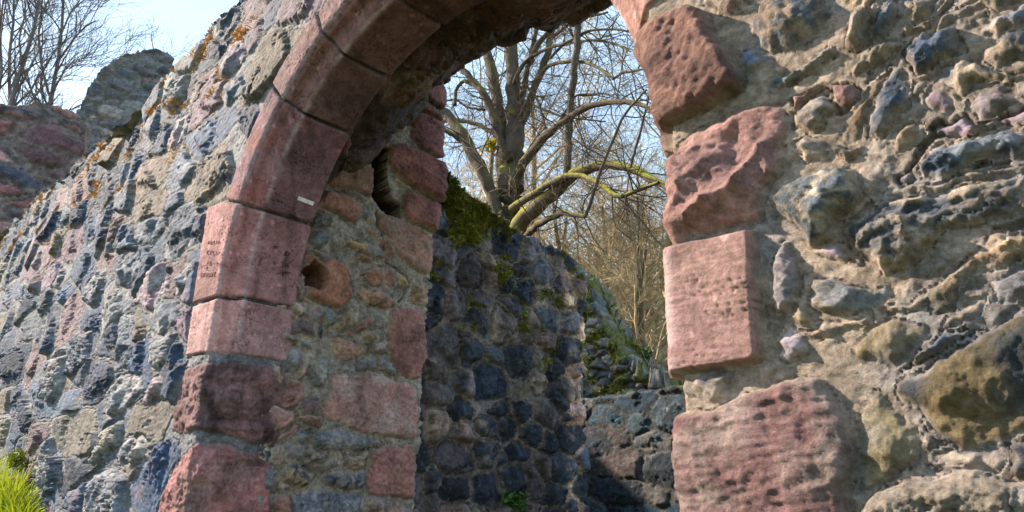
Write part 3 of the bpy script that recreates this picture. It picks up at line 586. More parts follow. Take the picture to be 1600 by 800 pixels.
# arched rear edge
PP[..., 2] -= (vault*(.02+.13*sst(-1.95, -1.30, rx)))[:, None]*ff_
PP[..., 2] += vault[:, None]*(.05*fbm(SG*3.3, YG*1.5, 3, 66))
NP = normals(PP); 
if NP[200, 20, 0] < 0: NP = -NP
# turn the outer corner at the back of the passage
ov = np.maximum(0, YG-TH)
bn = NP[:, np.searchsorted(ys, .85)][:, None, :]
PP -= bn*ov[..., None]
NP = normals(PP); NP = -NP if NP[200, 20, 0] < 0 else NP
NP = smooth_n(NP, 4)
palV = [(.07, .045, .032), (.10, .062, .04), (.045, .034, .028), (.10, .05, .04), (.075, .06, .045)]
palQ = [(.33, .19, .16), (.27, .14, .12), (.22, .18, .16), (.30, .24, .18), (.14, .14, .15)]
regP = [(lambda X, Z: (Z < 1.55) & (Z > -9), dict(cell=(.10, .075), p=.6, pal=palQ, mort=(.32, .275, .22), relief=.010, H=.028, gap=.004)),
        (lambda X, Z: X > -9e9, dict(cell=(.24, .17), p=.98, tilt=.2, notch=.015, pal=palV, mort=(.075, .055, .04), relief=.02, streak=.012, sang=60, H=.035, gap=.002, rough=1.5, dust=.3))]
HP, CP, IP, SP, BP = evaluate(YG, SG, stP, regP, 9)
# dark rubble hollow high up behind the dressed ring
hx = sst(.50, .28, YG)*sst(1.02, 1.22, SG)*(SG < 3); HP -= hx*(.07+.05*fbm(YG*12, SG*12, 3, 5))
# cracks
def crack(H, A, B, pts, w=.0045, d=.03):
    for a, b in zip(pts[:-1], pts[1:]):
        ex, ez = b[0]-a[0], b[1]-a[1]; t = np.clip(((A-a[0])*ex+(B-a[1])*ez)/(ex*ex+ez*ez), 0, 1)
        dd = np.hypot(A-a[0]-t*ex+.004*fbm(A*30, B*30, 2, 4), B-a[1]-t*ez); H -= d*np.exp(-(dd/w)**2)
crack(HP, YG, SG, [py2(p) for p in [(588, 330), (590, 350), (597, 368), (600, 395), (603, 410), (620, 420), (634, 436), (639, 447), (630, 465), (622, 472)]])
crack(HP, YG, SG, [py2(p) for p in [(634, 160), (655, 172), (686, 190)]], .006, .03)
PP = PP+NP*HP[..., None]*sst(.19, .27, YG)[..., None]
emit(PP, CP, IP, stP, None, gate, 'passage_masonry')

# ---- back of the wall and its core
xb = np.arange(-13.5, 1.6, .03); zb = np.arange(GZ-.1, 2.6, .03)
X2, Z2 = np.meshgrid(xb, zb); ztb = np.minimum(ztop(X2)-.03, 9); z2 = np.minimum(Z2, ztb)
Hb, Cb, _, _, _ = evaluate(X2*1.0+30, Z2, [], [(lambda X, Z: X > -1e9, dict(cell=(.26, .15), p=.95, pal=palL, mort=(.28, .26, .22), H=.04))], 21)
P2 = np.stack([X2, TH+Hb-(Z2-z2)*1.2, z2], -1)
inn = (X2 > XW-.12) & (X2 < XE+.12) & (Z2 < ZV+.13)
emit(P2, Cb, np.full(X2.shape, -1), [], ~(inn[:-1, :-1] & inn[1:, 1:]), gate, 'rear_masonry')

def blades(rng, P, N, size, n3, width=.35, spread=.8, up=0.):
    """little pointed leaflets: P,N (n,3) points and normals -> verts, tri faces"""
    n = len(P); d = N*n3+rng.normal(size=(n, 3))*spread+np.array([0, 0, up]); d /= np.linalg.norm(d, axis=1, keepdims=True)
    s = rng.normal(size=(n, 3)); s -= d*(s*d).sum(1, keepdims=True); s /= np.linalg.norm(s, axis=1, keepdims=True)+1e-9
    L = size*(.5+rng.random(n))[:, None]; V = np.stack([P-s*L*width*.5, P+s*L*width*.5, P+d*L], 1).reshape(-1, 3)
    return V, np.arange(3*n).reshape(-1, 3)
def scatter(P, N, mask, n, rng):
    p = mask.ravel()/mask.sum(); i = rng.choice(p.size, n, p=p)
    return P.reshape(-1, 3)[i]+rng.normal(size=(n, 3))*.004, N.reshape(-1, 3)[i]
def leafmat(name, c, var=.5, rough=.7, trans=.0):
    def ex(t, b, vm, tc):
        if trans:
            b.inputs['Subsurface Weight'].default_value = 0
            tr = t.nodes.new('ShaderNodeBsdfTranslucent'); ms = t.nodes.new('ShaderNodeMixShader'); ms.inputs[0].default_value = trans
            t.links.new(vm.outputs[0], tr.inputs['Color']); t.links.new(b.outputs[0], ms.inputs[1]); t.links.new(tr.outputs[0], ms.inputs[2])
            t.links.new(ms.outputs[0], t.nodes['Material Output'].inputs['Surface'])
    return node_mat(name, c, rough=rough, bump=0, nscale=25, vary=var, extra=ex)
M_LICH = leafmat('orange_lichen', (.42, .21, .035), .8); M_MOSS = leafmat('moss', (.17, .18, .022), .7); M_GRASS = leafmat('grass_blade', (.30, .36, .02), .4, .5, .35); M_MOSSY = leafmat('yellow_moss', (.22, .20, .03), .5)
rng = np.random.default_rng(5)
vis = keep_pts = (LM*(~fold)*(XB > -7.4)*(rr > .22)*(np.gradient(xs)[None, :]/.01))
p_, n_ = scatter(PB, np.broadcast_to(np.array([0, -1., .3]), PB.shape), np.clip(vis, 0, None)**1.5, 9000, rng)
v, f = blades(rng, p_, n_, .012, .9); mk('lichen_tufts', v, f, M_LICH, gate, kind='stuff')
# scratched writing on the dressed stones (cut strokes, drawn as thin dark grooves)
M_INC = node_mat('incised_stroke', (.13, .035, .04), bump=0); M_INK = node_mat('black_scratch', (.055, .032, .036), bump=0)
def onreveal(x, y, o):
    r = RA-CH-o; P = onp(x, y, 0, CX-r)
    if P[2] <= CZ: return P
    v = ray(x, y); A = v[0]**2+v[2]**2; B = 2*((CAM[0]-CX)*v[0]+(CAM[2]-CZ)*v[2]); D = (CAM[0]-CX)**2+(CAM[2]-CZ)**2-r*r
    return CAM+v*(-B+math.sqrt(max(0, B*B-4*A*D)))/2/A
def strokes(name, lines, wpx, mat, plane, parent):
    V = []; Fc = []
    for ln in lines:
        for (x0, y0), (x1, y1) in zip(ln[:-1], ln[1:]):
            dx, dy = x1-x0, y1-y0; L = math.hypot(dx, dy)+1e-6; nx, ny = -dy/L*wpx/2, dx/L*wpx/2
            k = len(V)
            for (a, b) in ((x0+nx, y0+ny), (x0-nx, y0-ny), (x1-nx, y1-ny), (x1+nx, y1+ny)):
                V.append(onp(a, b, *plane) if plane[0] == 1 else onreveal(a, b, plane[1]))
            V += [p+np.array([0, .004, 0]) if plane[0] == 1 else p-np.array([.004, 0, 0]) for p in V[k:k+4]]
            Fc += [(k, k+1, k+2, k+3), (k+4, k+7, k+6, k+5), (k, k+4, k+5, k+1), (k+1, k+5, k+6, k+2), (k+2, k+6, k+7, k+3), (k+3, k+7, k+4, k)]
    return mk(name, np.array(V), np.array(Fc), mat, parent, smooth=False)
def Z(x, y): return (305+x*.0938, 365+y*.0938)
T = [[(205, 165), (225, 120), (240, 170)], [(262, 118), (258, 180), (285, 175)], [(262, 145), (282, 140)], [(325, 118), (300, 130), (300, 170), (325, 172), (325, 150)], [(345, 172), (350, 118), (375, 165), (385, 118)], [(400, 170), (405, 120), (420, 150)],
     [(225, 275), (195, 290), (190, 335), (215, 345)], [(240, 345), (248, 285), (275, 285), (270, 312), (245, 315)], [(300, 290), (293, 350), (320, 352)], [(345, 295), (340, 350), (365, 352), (370, 298)], [(385, 350), (392, 300), (402, 330), (415, 305)],
     [(195, 505), (212, 455), (225, 510)], [(200, 485), (222, 485)], [(245, 460), (240, 520), (268, 520), (262, 490)], [(290, 490), (310, 500)], [(340, 500), (365, 480), (360, 520)], [(390, 490), (405, 520)],
     [(230, 390), (238, 410)], [(180, 580), (200, 550)], [(185, 600), (210, 610)],
     [(100, 655), (92, 720), (125, 705), (128, 665), (100, 655)], [(150, 660), (142, 712), (165, 712)], [(150, 660), (172, 655)], [(148, 685), (165, 682)], [(185, 655), (180, 712), (200, 700), (188, 682), (205, 668), (185, 655)], [(225, 655), (212, 675), (232, 692), (210, 712)], [(250, 655), (245, 705), (268, 708), (275, 655)], [(290, 650), (330, 640), (295, 705), (335, 700)]]
jb = [o for o in MESHES['ash'] if o.name.startswith('jamb_block')]
strokes('incised_lettering', [[Z(*p) for p in l] for l in T], 1.1, M_INC, (1, -.0155), gate)
def Z3(x, y): return (410+x*.0875, 375+y*.0875)
T2 = [[(400, 240), (440, 200), (480, 240), (470, 280), (410, 275), (400, 240)], [(430, 225), (430, 265)], [(425, 310), (430, 370)], [(375, 375), (450, 388)], [(350, 390), (370, 415), (460, 430), (520, 390), (560, 345)], [(375, 430), (360, 495)], [(460, 430), (465, 495)], [(395, 450), (440, 480)], [(440, 445), (395, 480)], [(330, 545), (380, 540)],
      [(255, 600), (350, 580), (420, 570), (520, 590)], [(375, 560), (372, 650)], [(415, 555), (418, 600)], [(190, 130), (235, 100), (260, 140), (220, 160)], [(235, 120), (300, 110)]]
strokes('scratched_mark', [[Z3(*p) for p in l] for l in T2], .75, M_INK, (0, .0185), gate)
M_WHITE = node_mat('white_paint', (.72, .70, .68), bump=.2)
strokes('white_marker_strip', [[(466, 309.5), (490, 318.5)]], 6, M_WHITE, (0, .0195), gate)
def _ringfix(): pass

# ------------------------------------------------------------------ free-standing walls behind
def wall(name, label, p0, p1, thick, topf, basez, pal, mort, cell, parent_loc=None, seed=1, du=.006, dz=.006, H=.03, mossf=None, relief=.01, gap=.004, p=.97, stains=None, rough=1.2, batter=0., dust=.5, notch=.008, ns=1.):
    """closed wall; p0->p1 is its face towards the viewer (left to right), rounded corners; topf(s)-> head height along 0..1"""
    p0 = np.array(p0, float); p1 = np.array(p1, float); L = np.linalg.norm(p1-p0); d = (p1-p0)/L; n = np.array([d[1], -d[0]])   # n = towards viewer
    per = []; rc = .03
    a = np.concatenate([np.arange(0, L, du), [L]]); b = np.arange(du*2, thick, du*2)
    for s in a: per.append((s, 0.))
    for s in b: per.append((L, s))
    for s in np.arange(L, 0, -du*5): per.append((s, thick))
    for s in np.arange(thick, 0, -du*4): per.append((0, s))
    per.append((0., 0.)); per = np.array(per); arc = np.concatenate([[0], np.cumsum(np.linalg.norm(np.diff(per, axis=0), axis=1))])
    xy = p0+per[:, :1]*d-per[:, 1:]*n; tops = topf(per[:, 0]/L)
    zz = np.arange(basez, tops.max()+dz, dz)
    A, Zg = np.meshgrid(arc, zz); XY = np.broadcast_to(xy, A.shape+(2,)).copy()
    nn = np.zeros((len(per), 3)); cxy = np.roll(xy, -3, 0)-np.roll(xy, 3, 0); nn[:, 0] = cxy[:, 1]; nn[:, 1] = -cxy[:, 0]; nn /= np.linalg.norm(nn, axis=1, keepdims=True)+1e-9
    nn[0] = nn[2]; nn[-1] = nn[-3]
    Hh, Cc, I_, S_, B_ = evaluate((A+seed*3.3)*ns, Zg*ns, [], [(lambda X, Z: X > -1e9, dict(cell=cell, p=p, pal=pal, mort=mort, H=H, relief=relief, gap=gap, rough=rough, notch=notch, dust=dust))], seed)
    if stains is not None: Cc = Cc*stains(A, Zg)[..., None]; Cc = Cc*(1+np.clip(stains(A, Zg)-1.3, 0, 1)[..., None]*np.array([.25, 0, -.2]))
    tt = np.broadcast_to(tops[None, :], A.shape)+.025*fbm(A*9, A*0+seed, 3, 7); ov = np.maximum(0, Zg-tt)
    P = np.concatenate([XY, np.minimum(Zg, tt)[..., None]], -1)+nn[None]*Hh[..., None]
    # head: contract towards the middle line
    me_ = min(thick*.5, .10); mid_ = p0+np.clip(per[:, :1], me_, L-me_)*d-n*thick*.5
    k = np.clip(ov/max(.10, du*3), 0, 1)[..., None]; P[..., :2] = P[..., :2]*(1-k)+mid_[None]*k; P[..., 2] += np.where(ov > 0, np.minimum(ov, .1)*.35+Hh*.6+(.13*h2(np.floor(P[..., 0]*5.3+.4*fbm(P[..., 0]*3, P[..., 1]*3, 2, 1)), np.floor(P[..., 1]*5.3), 4)+.05*ridged(P[..., 0]*6, P[..., 1]*6, 4, 2)-.06)*(name[0] == 't'), 0)
    if batter: P[..., :2] += (mid_[None]-P[..., :2])*(batter*(Zg-basez))[..., None]
    t = thing(name, label, 'wall', ((p0[0]+p1[0])/2, (p0[1]+p1[1])/2, GZ))
    MM = None
    if mossf is not None:
        MM = mossf(A, Zg, tt, S_, per[:, 0][None, :]*np.ones_like(A)); Cc = Cc*(1-MM[..., None]*.9)+np.array([.10, .11, .02])*MM[..., None]*.9
    if MM is not None: P = P+nn[None]*(MM*(.014+.02*fbm(A*18, Zg*18, 3, 8)))[..., None]
    V = P.reshape(-1, 3); f = gridfaces(*A.shape); mk('masonry', V, f, M_RUB, t, Cc.reshape(-1, 3))
    return t, P, nn, MM, A

# moss-topped wall straight behind the left jamb (faces the passage)
palC = [(.012, .016, .024), (.016, .022, .034), (.022, .028, .042), (.032, .043, .062), (.06, .068, .082), (.026, .03, .038), (.16, .11, .10), (.21, .165, .13), (.10, .085, .095), (.07, .06, .06), (.016, .024, .036), (.02, .03, .05)]
tcw = [onp(x, y, 0, -2.40) for x, y in [(684, 270), (700, 285), (730, 310), (762, 338), (800, 358), (850, 385), (880, 398), (908, 425)]]
cy_ = np.array([p[1] for p in tcw]); cz_ = np.array([p[2] for p in tcw]); YE = onp(910, 640, 0, -2.40)[1]
def cwtop(s):
    y = YE+(.93-YE)*(1-s) if False else .93+(YE-.93)*s
    return np.interp(y, cy_, cz_)
def cmoss(A, Zg, tt, S_, al):
    n1 = fbm(A*5, Zg*5, 4, 71); n2 = fbm(A*26, Zg*26, 3, 72)
    return np.clip(sst(.0, .25, n1*.4+n2*.25+.62-(tt-Zg)*1.9-np.abs(al-.16)*1.5)+sst(.35, .6, n1+.25*n2+.35*(S_ < .5)-.35*(tt-Zg))*.8, 0, 1)*sst(-.9, -.2, Zg-tt+.2+.0*A)
streak = lambda A, Z: (.65+.6*sst(-.3, .5, fbm(A*10, Z*1.3, 4, 81))+.8*sst(.15, .6, fbm(A*24, Z*2.0, 4, 82))*sst(.0, .4, fbm(A*5, Z*5, 3, 83)))*(1+2.2*sst(YE-.93-.24, YE-.93-.10, A+.04*fbm(Z*9, Z*0, 2, 5))*(A < YE-.9))
cw, PC, nC, MC, AC = wall('mossy_rubble_wall', 'dark blue-black rubble wall with moss on its sloping top, seen through the arch', (-2.40, .93), (-2.40, YE), .65, cwtop, GZ-.05, palC, (.19, .155, .13), (.165, .125), seed=12, du=.0065, dz=.0065, dust=.1, notch=.022, H=.03, mossf=cmoss, relief=.012, gap=.006, stains=streak)
# NB: face must look towards +x
p_, n_ = scatter(PC, np.broadcast_to(np.concatenate([nC[:, :2], nC[:, :1]*0+.4], 1)[None], PC.shape), MC**2*(AC < YE-.93), 26000, rng)
v, f = blades(rng, p_+n_*.008*rng.random((len(p_), 1)), n_, .017, .6); mk('moss', v, f, M_MOSS, cw, kind='stuff')

# low wall that closes the court
lwl = onp(880, 636, 1, 3.0); lwr = onp(1047, 611, 1, 3.0)
palB = [(.016, .036, .058), (.022, .05, .072), (.04, .06, .075), (.05, .04, .04), (.016, .024, .034), (.07, .068, .065), (.02, .045, .055)]
wall('low_court_wall', 'low blue-grey rubble wall across the back of the court', (-4.0, 3.0), (.2, 3.0), .45, lambda s: lwr[2]+.02+(s-.44)*.22, GZ-.05, palB, (.055, .055, .055), (.26, .15), seed=17, du=.011, dz=.011, H=.012, gap=.006,
     mossf=lambda A, Zg, tt, S_, al: sst(.25, .5, fbm(A*4, Zg*4, 4, 5)-.5*(tt-Zg)))
# ruined sloping wall behind it
prof = [onp(x, y, 1, 4.2) for x, y in [(880, 420), (905, 432), (925, 458), (938, 490), (955, 525), (975, 555), (1000, 585), (1035, 604), (1100, 640)]]
RX0, RX1 = prof[0][0]-.4, prof[-1][0]+.5
_px = np.array([RX0]+[p[0] for p in prof]+[RX1]); _pz = np.array([prof[0][2]+.1]+[p[2] for p in prof]+[.3])
def sltop(s): x = RX0+(RX1-RX0)*s; return np.interp(x, _px, _pz)+.05*fbm(x*7, x*0, 3, 3)
palS = [(.12, .12, .11), (.07, .08, .085), (.18, .17, .16), (.04, .045, .05), (.10, .085, .07)]
sw, PS, nS, MS, AS = wall('tumbledown_wall', 'broken mossy wall sloping down to the right beyond the low court wall', (RX0, 4.2), (RX1, 4.2), .36, sltop, GZ-.05, palS, (.17, .16, .12), (.15, .08), seed=23, du=.012, dz=.012, H=.07, relief=.03, gap=.002,
     mossf=lambda A, Zg, tt, S_, al: sst(.05, .35, fbm(A*5, Zg*6, 4, 15)+.12+.2*(S_ < .5)-.1*(tt-Zg)))
p_, n_ = scatter(PS, np.broadcast_to(np.concatenate([nS[:, :2], nS[:, :1]*0+.5], 1)[None], PS.shape), MS**2*(AS < RX1-RX0), 26000, rng)
v, f = blades(rng, p_, n_, .03, .6); mk('moss', v, f, M_MOSSY, sw, kind='stuff')

# two ruin stumps far left, above the wall head
def stump(name, label, pxl, pxr, dist, tops, pal, mort, cell, seed, thick, H, du, gap=.01):
    a = atdist(pxl[0], pxl[1], dist); b = atdist(pxr[0], pxr[1], dist); tx = [t[0] for t in tops]
    f = lambda s: np.interp(s*(pxr[0]-pxl[0])+pxl[0], tx, [atdist(t[0], t[1], dist)[2] for t in tops])+.02*dist*.1*fbm(s*13, s*0+seed, 3, 4)
    basez = a[2]-dist*.42
    return wall(name, label, a[:2], b[:2], thick, f, basez, pal, mort, cell, seed=seed, du=du, dz=du, H=H, gap=gap, relief=.02, dust=.05, p=1.01, ns=.3, notch=.03)
stump('red_ruin_stump', 'broken red sandstone wall stump at the far left edge, below the bare trees', (-70, 200), (134, 200), 8.6, [(-70, 150), (20, 162), (35, 152), (62, 158), (80, 168), (105, 172), (122, 182), (134, 196)],
      [(.24, .10, .10), (.17, .075, .08), (.33, .18, .17), (.12, .065, .075), (.045, .05, .07)], (.17, .135, .125), (.15, .055), 31, 1.4, .05, .02, .006)
stump('grey_tower_ruin', 'tall grey ruined tower with broken top, rising between the bare trees and the wall', (106, 220), (248, 220), 15., [(108, 175), (116, 128), (128, 100), (144, 84), (158, 76), (180, 70), (210, 67), (232, 72), (244, 82), (248, 96)],
      [(.10, .105, .12), (.15, .15, .15), (.20, .145, .145), (.055, .065, .08), (.24, .215, .205)], (.17, .17, .165), (.12, .065), 37, 2.0, .06, .035, .006)

# ------------------------------------------------------------------ trees
def tubes(P, R, sides):
    """P (M,K,3) R (M,K) -> verts, quads"""
    Mn, K = P.shape[:2]; T_ = np.gradient(P, axis=1); T_ /= np.linalg.norm(T_, axis=2, keepdims=True)+1e-9
    ref = np.where(np.abs(T_[:, :1, 2:3]) < .9, np.array([0, 0, 1.]), np.array([1., 0, 0])); u = np.cross(T_, np.broadcast_to(ref, T_.shape)); u /= np.linalg.norm(u, axis=2, keepdims=True)+1e-9
    v = np.cross(T_, u); a = np.arange(sides)*2*math.pi/sides
    V = P[:, :, None]+R[:, :, None, None]*(np.cos(a)[None, None, :, None]*u[:, :, None]+np.sin(a)[None, None, :, None]*v[:, :, None])
    base = (np.arange(Mn)*K*sides)[:, None, None]+(np.arange(K-1)*sides)[None, :, None]; j = np.arange(sides)[None, None]
    j2 = (j+1) % sides; f = np.stack([base+j, base+j2, base+sides+j2, base+sides+j], -1).reshape(-1, 4)
    return V.reshape(-1, 3), f
def join(parts):
    V = []; Fc = []; n = 0
    for v, f in parts: V.append(v); Fc.append(f+n); n += len(v)
    return np.concatenate(V), np.concatenate(Fc)
def grow(rng, st, d, L, K, wander, up):
    P = [st]; d = d/np.linalg.norm(d, axis=1, keepdims=True); step = (L/(K-1))[:, None]
    for i in range(K-1):
        d = d+rng.normal(size=d.shape)*wander+np.array([0, 0, up]); d /= np.linalg.norm(d, axis=1, keepdims=True); P.append(P[-1]+d*step)
    return np.stack(P, 1)
def children(rng, P, R, n, lo, hi, spread, weight=None):
    Mn, K = P.shape[:2]; L = np.linalg.norm(np.diff(P, axis=1), axis=2).sum(1); w_ = L if weight is None else L*weight
    i = rng.choice(Mn, n, p=w_/w_.sum()); t = (lo+(hi-lo)*rng.random(n))*(K-1); k = np.minimum(t.astype(int), K-2); fr_ = (t-k)[:, None]
    s = P[i, k]*(1-fr_)+P[i, k+1]*fr_; d = P[i, k+1]-P[i, k]; d /= np.linalg.norm(d, axis=1, keepdims=True)+1e-9
    r = R[i, k]*(1-fr_[:, 0])+R[i, k+1]*fr_[:, 0]; z = rng.normal(size=d.shape); z -= d*(z*d).sum(1, keepdims=True); z /= np.linalg.norm(z, axis=1, keepdims=True)
    return s, d*(1-spread)+z*spread, r, L[i]
def bark(name, c, moss, cm=(.16, .16, .02), mlo=.45, scale=14):
    def ex(t, b, vm, tc):
        N, L = t.nodes, t.links
        g = N.new('ShaderNodeNewGeometry'); sx = N.new('ShaderNodeSeparateXYZ'); L.new(g.outputs['Normal'], sx.inputs[0])
        n = N.new('ShaderNodeTexNoise'); n.inputs['Scale'].default_value = 2.2; n.inputs['Detail'].default_value = 6; L.new(tc.outputs['Object'], n.inputs['Vector'])
        a = N.new('ShaderNodeMath'); a.operation = 'MULTIPLY_ADD'; a.inputs[1].default_value = .35; L.new(sx.outputs['Z'], a.inputs[0]); L.new(n.outputs['Fac'], a.inputs[2])
        mr = N.new('ShaderNodeMapRange'); mr.inputs['From Min'].default_value = mlo; mr.inputs['From Max'].default_value = mlo+.18; mr.inputs['To Max'].default_value = moss; L.new(a.outputs[0], mr.inputs['Value'])
        mx = N.new('ShaderNodeMixRGB'); mx.inputs['Color2'].default_value = (*cm, 1); L.new(vm.outputs[0], mx.inputs['Color1']); L.new(mr.outputs[0], mx.inputs['Fac']); L.new(mx.outputs[0], b.inputs['Base Color'])
        # furrows run along the trunk
        mp = N.new('ShaderNodeMapping'); mp.inputs['Scale'].default_value = (30, 30, 5); L.new(tc.outputs['Object'], mp.inputs[0])
        w_ = N.new('ShaderNodeTexNoise'); w_.inputs['Scale'].default_value = 1; w_.inputs['Detail'].default_value = 5; L.new(mp.outputs[0], w_.inputs['Vector'])
        bp = [x for x in N if x.type == 'BUMP'][0]; bp.inputs['Distance'].default_value = .02; L.new(w_.outputs['Fac'], bp.inputs['Height'])
    return node_mat(name, c, rough=.9, bump=.8, nscale=scale, vary=.45, extra=ex)
M_BARK = bark('grey_bark', (.075, .058, .043), .85, (.20, .19, .025), .60); M_TWIG = bark('twig_bark', (.075, .055, .038), .2, (.16, .16, .02), .7); M_BARK2 = bark('warm_bark', (.13, .095, .055), .6, (.15, .14, .03), .6); M_TWIG2 = bark('tan_twigs', (.42, .33, .20), .1)
M_BARKM = bark('mossy_bark', (.10, .08, .05), .95, (.23, .22, .025), .44); M_BARK3 = bark('purple_bark', (.16, .13, .13), .2); M_TWIG3 = bark('purple_twigs', (.11, .095, .095), .05)

LIMBK = .86
def traced(limbs, yplane=None, dist=None, K=22, seed=3):
    """limbs: list of (dy0, dy1, [(px,py,width_px)...]) -> arrays P (M,K,3), R (M,K)"""
    rg = np.random.default_rng(seed); Ps = []; Rs = []
    for d0, d1, pts in limbs:
        a = np.array(pts, float); n = len(a); tl = np.concatenate([[0], np.cumsum(np.hypot(*np.diff(a[:, :2], axis=0).T))]); tq = np.linspace(0, tl[-1], K)
        # smooth interpolation (Catmull-like through dense smoothing)
        dense = np.linspace(0, tl[-1], 200); c = np.stack([np.interp(dense, tl, a[:, j]) for j in range(3)], 1)
        ker = np.ones(25)/25; cp = np.pad(c, ((12, 12), (0, 0)), mode='reflect', reflect_type='odd'); c = np.stack([np.convolve(cp[:, j], ker, 'valid') for j in range(3)], 1)
        c = np.stack([np.interp(tq, dense, c[:, j]) for j in range(3)], 1)
        P = np.zeros((K, 3)); R = np.zeros(K)
        for i, (x, y, w_) in enumerate(c):
            f_ = i/(K-1); dd = d0+(d1-d0)*f_
            p = onp(x, y, 1, yplane+dd) if yplane is not None else atdist(x, y, dist+dd)
            P[i] = p; R[i] = (1. if i < 0 else LIMBK)*w_/2*(p-CAM).dot(VF)/F
        P += rg.normal(size=P.shape)*R[:, None]*.16; Ps.append(P); Rs.append(R*(1+rg.normal(size=K)*.05))
    return np.stack(Ps), np.stack(Rs)
def twiggery(rng, P, R, n1, n2, n3, l1, l2, l3, r1, up=.02, sp=.6, wt=None, rmin=.004):
    s, d, r, L = children(rng, P, R, n1, .25, 1., sp, wt); P1 = grow(rng, s, d, l1*(.5+rng.random(n1)), 9, .14, up); R1 = np.minimum(r*.6, r1)[:, None]*np.linspace(1, .35, 9)[None]
    s, d, r, L = children(rng, P1, R1, n2, .15, 1., sp); P2 = grow(rng, s, d, l2*(.5+rng.random(n2)), 6, .17, up); R2 = np.maximum(r*.6, rmin)[:, None]*np.linspace(1, .4, 6)[None]
    s, d, r, L = children(rng, P2, R2, n3, .1, 1., sp); P3 = grow(rng, s, d, l3*(.5+rng.random(n3)), 4, .2, up); R3 = np.maximum(r*.55, rmin*.6)[:, None]*np.linspace(1, .45, 4)[None]
    return join([tubes(P1, R1, 5), tubes(P2, R2, 3), tubes(P3, R3, 3)])

YT = 6.
big = [(0, 0, [(802, 560, 72), (800, 450, 62), (798, 370, 54), (796, 320, 48), (795, 280, 46), (795, 235, 40)]),
  (.0, .3, [(790, 300, 34), (788, 240, 30), (782, 180, 24), (768, 110, 19), (755, 60, 16), (742, 0, 12)]),
  (.1, 0, [(802, 300, 38), (804, 240, 34), (803, 180, 28), (800, 120, 25), (797, 55, 22), (800, -10, 16)]),
  (.0, -.5, [(792, 260, 18), (778, 200, 16), (752, 138, 13), (718, 104, 10), (680, 80, 7)]),
  (-.1, -.8, [(783, 345, 26), (768, 300, 24), (751, 256, 22), (718, 204, 20), (690, 171, 17), (660, 150, 13)]),
  (-.3, -1., [(750, 250, 10), (735, 228, 10), (713, 214, 9), (680, 195, 8), (650, 190, 7)]),
  (0, -.2, [(785, 215, 9), (745, 193, 8), (718, 188, 8), (680, 190, 6)]),
  (.1, .5, [(806, 270, 18), (815, 197, 15), (835, 140, 14), (852, 95, 13), (864, 45, 11), (874, 0, 8)]),
  (.2, .6, [(806, 240, 14), (813, 176, 12), (822, 120, 10), (836, 60, 8), (845, 0, 6)]),
  (-.1, -.8, [(800, 290, 20), (815, 258, 18), (837, 228, 16), (870, 195, 14), (903, 173, 12), (946, 158, 11), (984, 159, 10), (1017, 169, 8), (1060, 190, 6)]),
  (-.1, -.6, [(800, 370, 26), (815, 347, 24), (840, 322, 22), (865, 299, 20), (889, 276, 17), (927, 260, 14), (965, 257, 12), (1003, 268, 12), (1029, 286, 10), (1070, 305, 7)]),
  (-.2, -.9, [(800, 325, 12), (830, 305, 10), (870, 280, 9), (898, 271, 8), (936, 285, 8), (968, 311, 7), (985, 302, 6), (1029, 285, 5)]),
  (-.2, -.9, [(812, 392, 15), (825, 364, 13), (846, 347, 12), (880, 332, 11), (914, 338, 8)]),
  (-.9, -.9, [(914, 340, 7), (927, 304, 7), (946, 247, 6), (974, 180, 5), (1010, 140, 4)]),
  (-.35, -.2, [(886, 276, 14), (889, 200, 14), (893, 140, 13), (900, 80, 13), (905, 30, 12), (908, -20, 11)]),
  (-.6, -.6, [(985, 262, 5), (998, 215, 5), (1012, 160, 4), (1020, 120, 3)]),
  (.1, -.4, [(835, 128, 8), (858, 101, 7), (892, 95, 7), (922, 99, 6), (945, 112, 6), (959, 123, 6)]),
  (-.4, -.5, [(959, 123, 5), (972, 114, 5), (1005, 108, 4), (1040, 112, 3)]),
  (0, -.3, [(798, 140, 8), (822, 92, 7), (860, 74, 6), (890, 66, 5), (917, 47, 5), (970, 45, 4), (1010, 60, 3)]),
  (.2, -.2, [(860, 90, 6), (880, 70, 5), (922, 62, 5), (960, 67, 4), (985, 80, 3)]),
  (0, .1, [(826, 100, 10), (845, 62, 10), (870, 38, 9), (900, 24, 8), (930, 2, 6)]),
  (.2, 0, [(818, 128, 5), (841, 157, 5), (853, 200, 4)]), (.1, 0, [(820, 157, 5), (850, 172, 4), (880, 183, 4), (946, 190, 3)]),
  (-.1, -.4, [(762, 158, 7), (745, 135, 7), (724, 125, 7), (712, 140, 6), (711, 165, 7)]), (-.1, -.3, [(757, 172, 5), (730, 168, 4), (712, 155, 4), (695, 158, 3)]),
  (.1, .4, [(862, 60, 6), (900, 30, 5), (950, 20, 4)]), (.0, -.4, [(870, 196, 5), (900, 148, 4), (945, 146, 3), (985, 162, 2)])]
PT, RT = traced(big, yplane=YT, K=26, seed=4)
rg = np.random.default_rng(11)
tree = thing('great_lime_tree', 'big gnarled bare tree with mossy arching limbs framed by the arch', 'tree', (*PT[0, 0, :2], GZ))
base = PT[0, 0].copy(); root = np.linspace(0, 1, 26)[:, None]*(base-np.array([base[0], base[1], GZ-.3]))+np.array([base[0], base[1], GZ-.3])
v, f = tubes(np.concatenate([PT[:1], root[None]]), np.concatenate([RT[:1], np.linspace(RT[0, 0]*1.5, RT[0, 0], 26)[None]]), 22); mk('trunk', v, f, M_BARK, tree)
for i in range(1, len(PT)): v, f = tubes(PT[i:i+1], RT[i:i+1]*(1.3 if i in (10, 11) else 1.), 12 if RT[i, 0] > .03 else 7); mk('limb', v, f, M_BARKM if i in (10, 11) else M_BARK, tree)
wt = np.ones(len(PT)); wt[0] = .02; wt[14] = .15
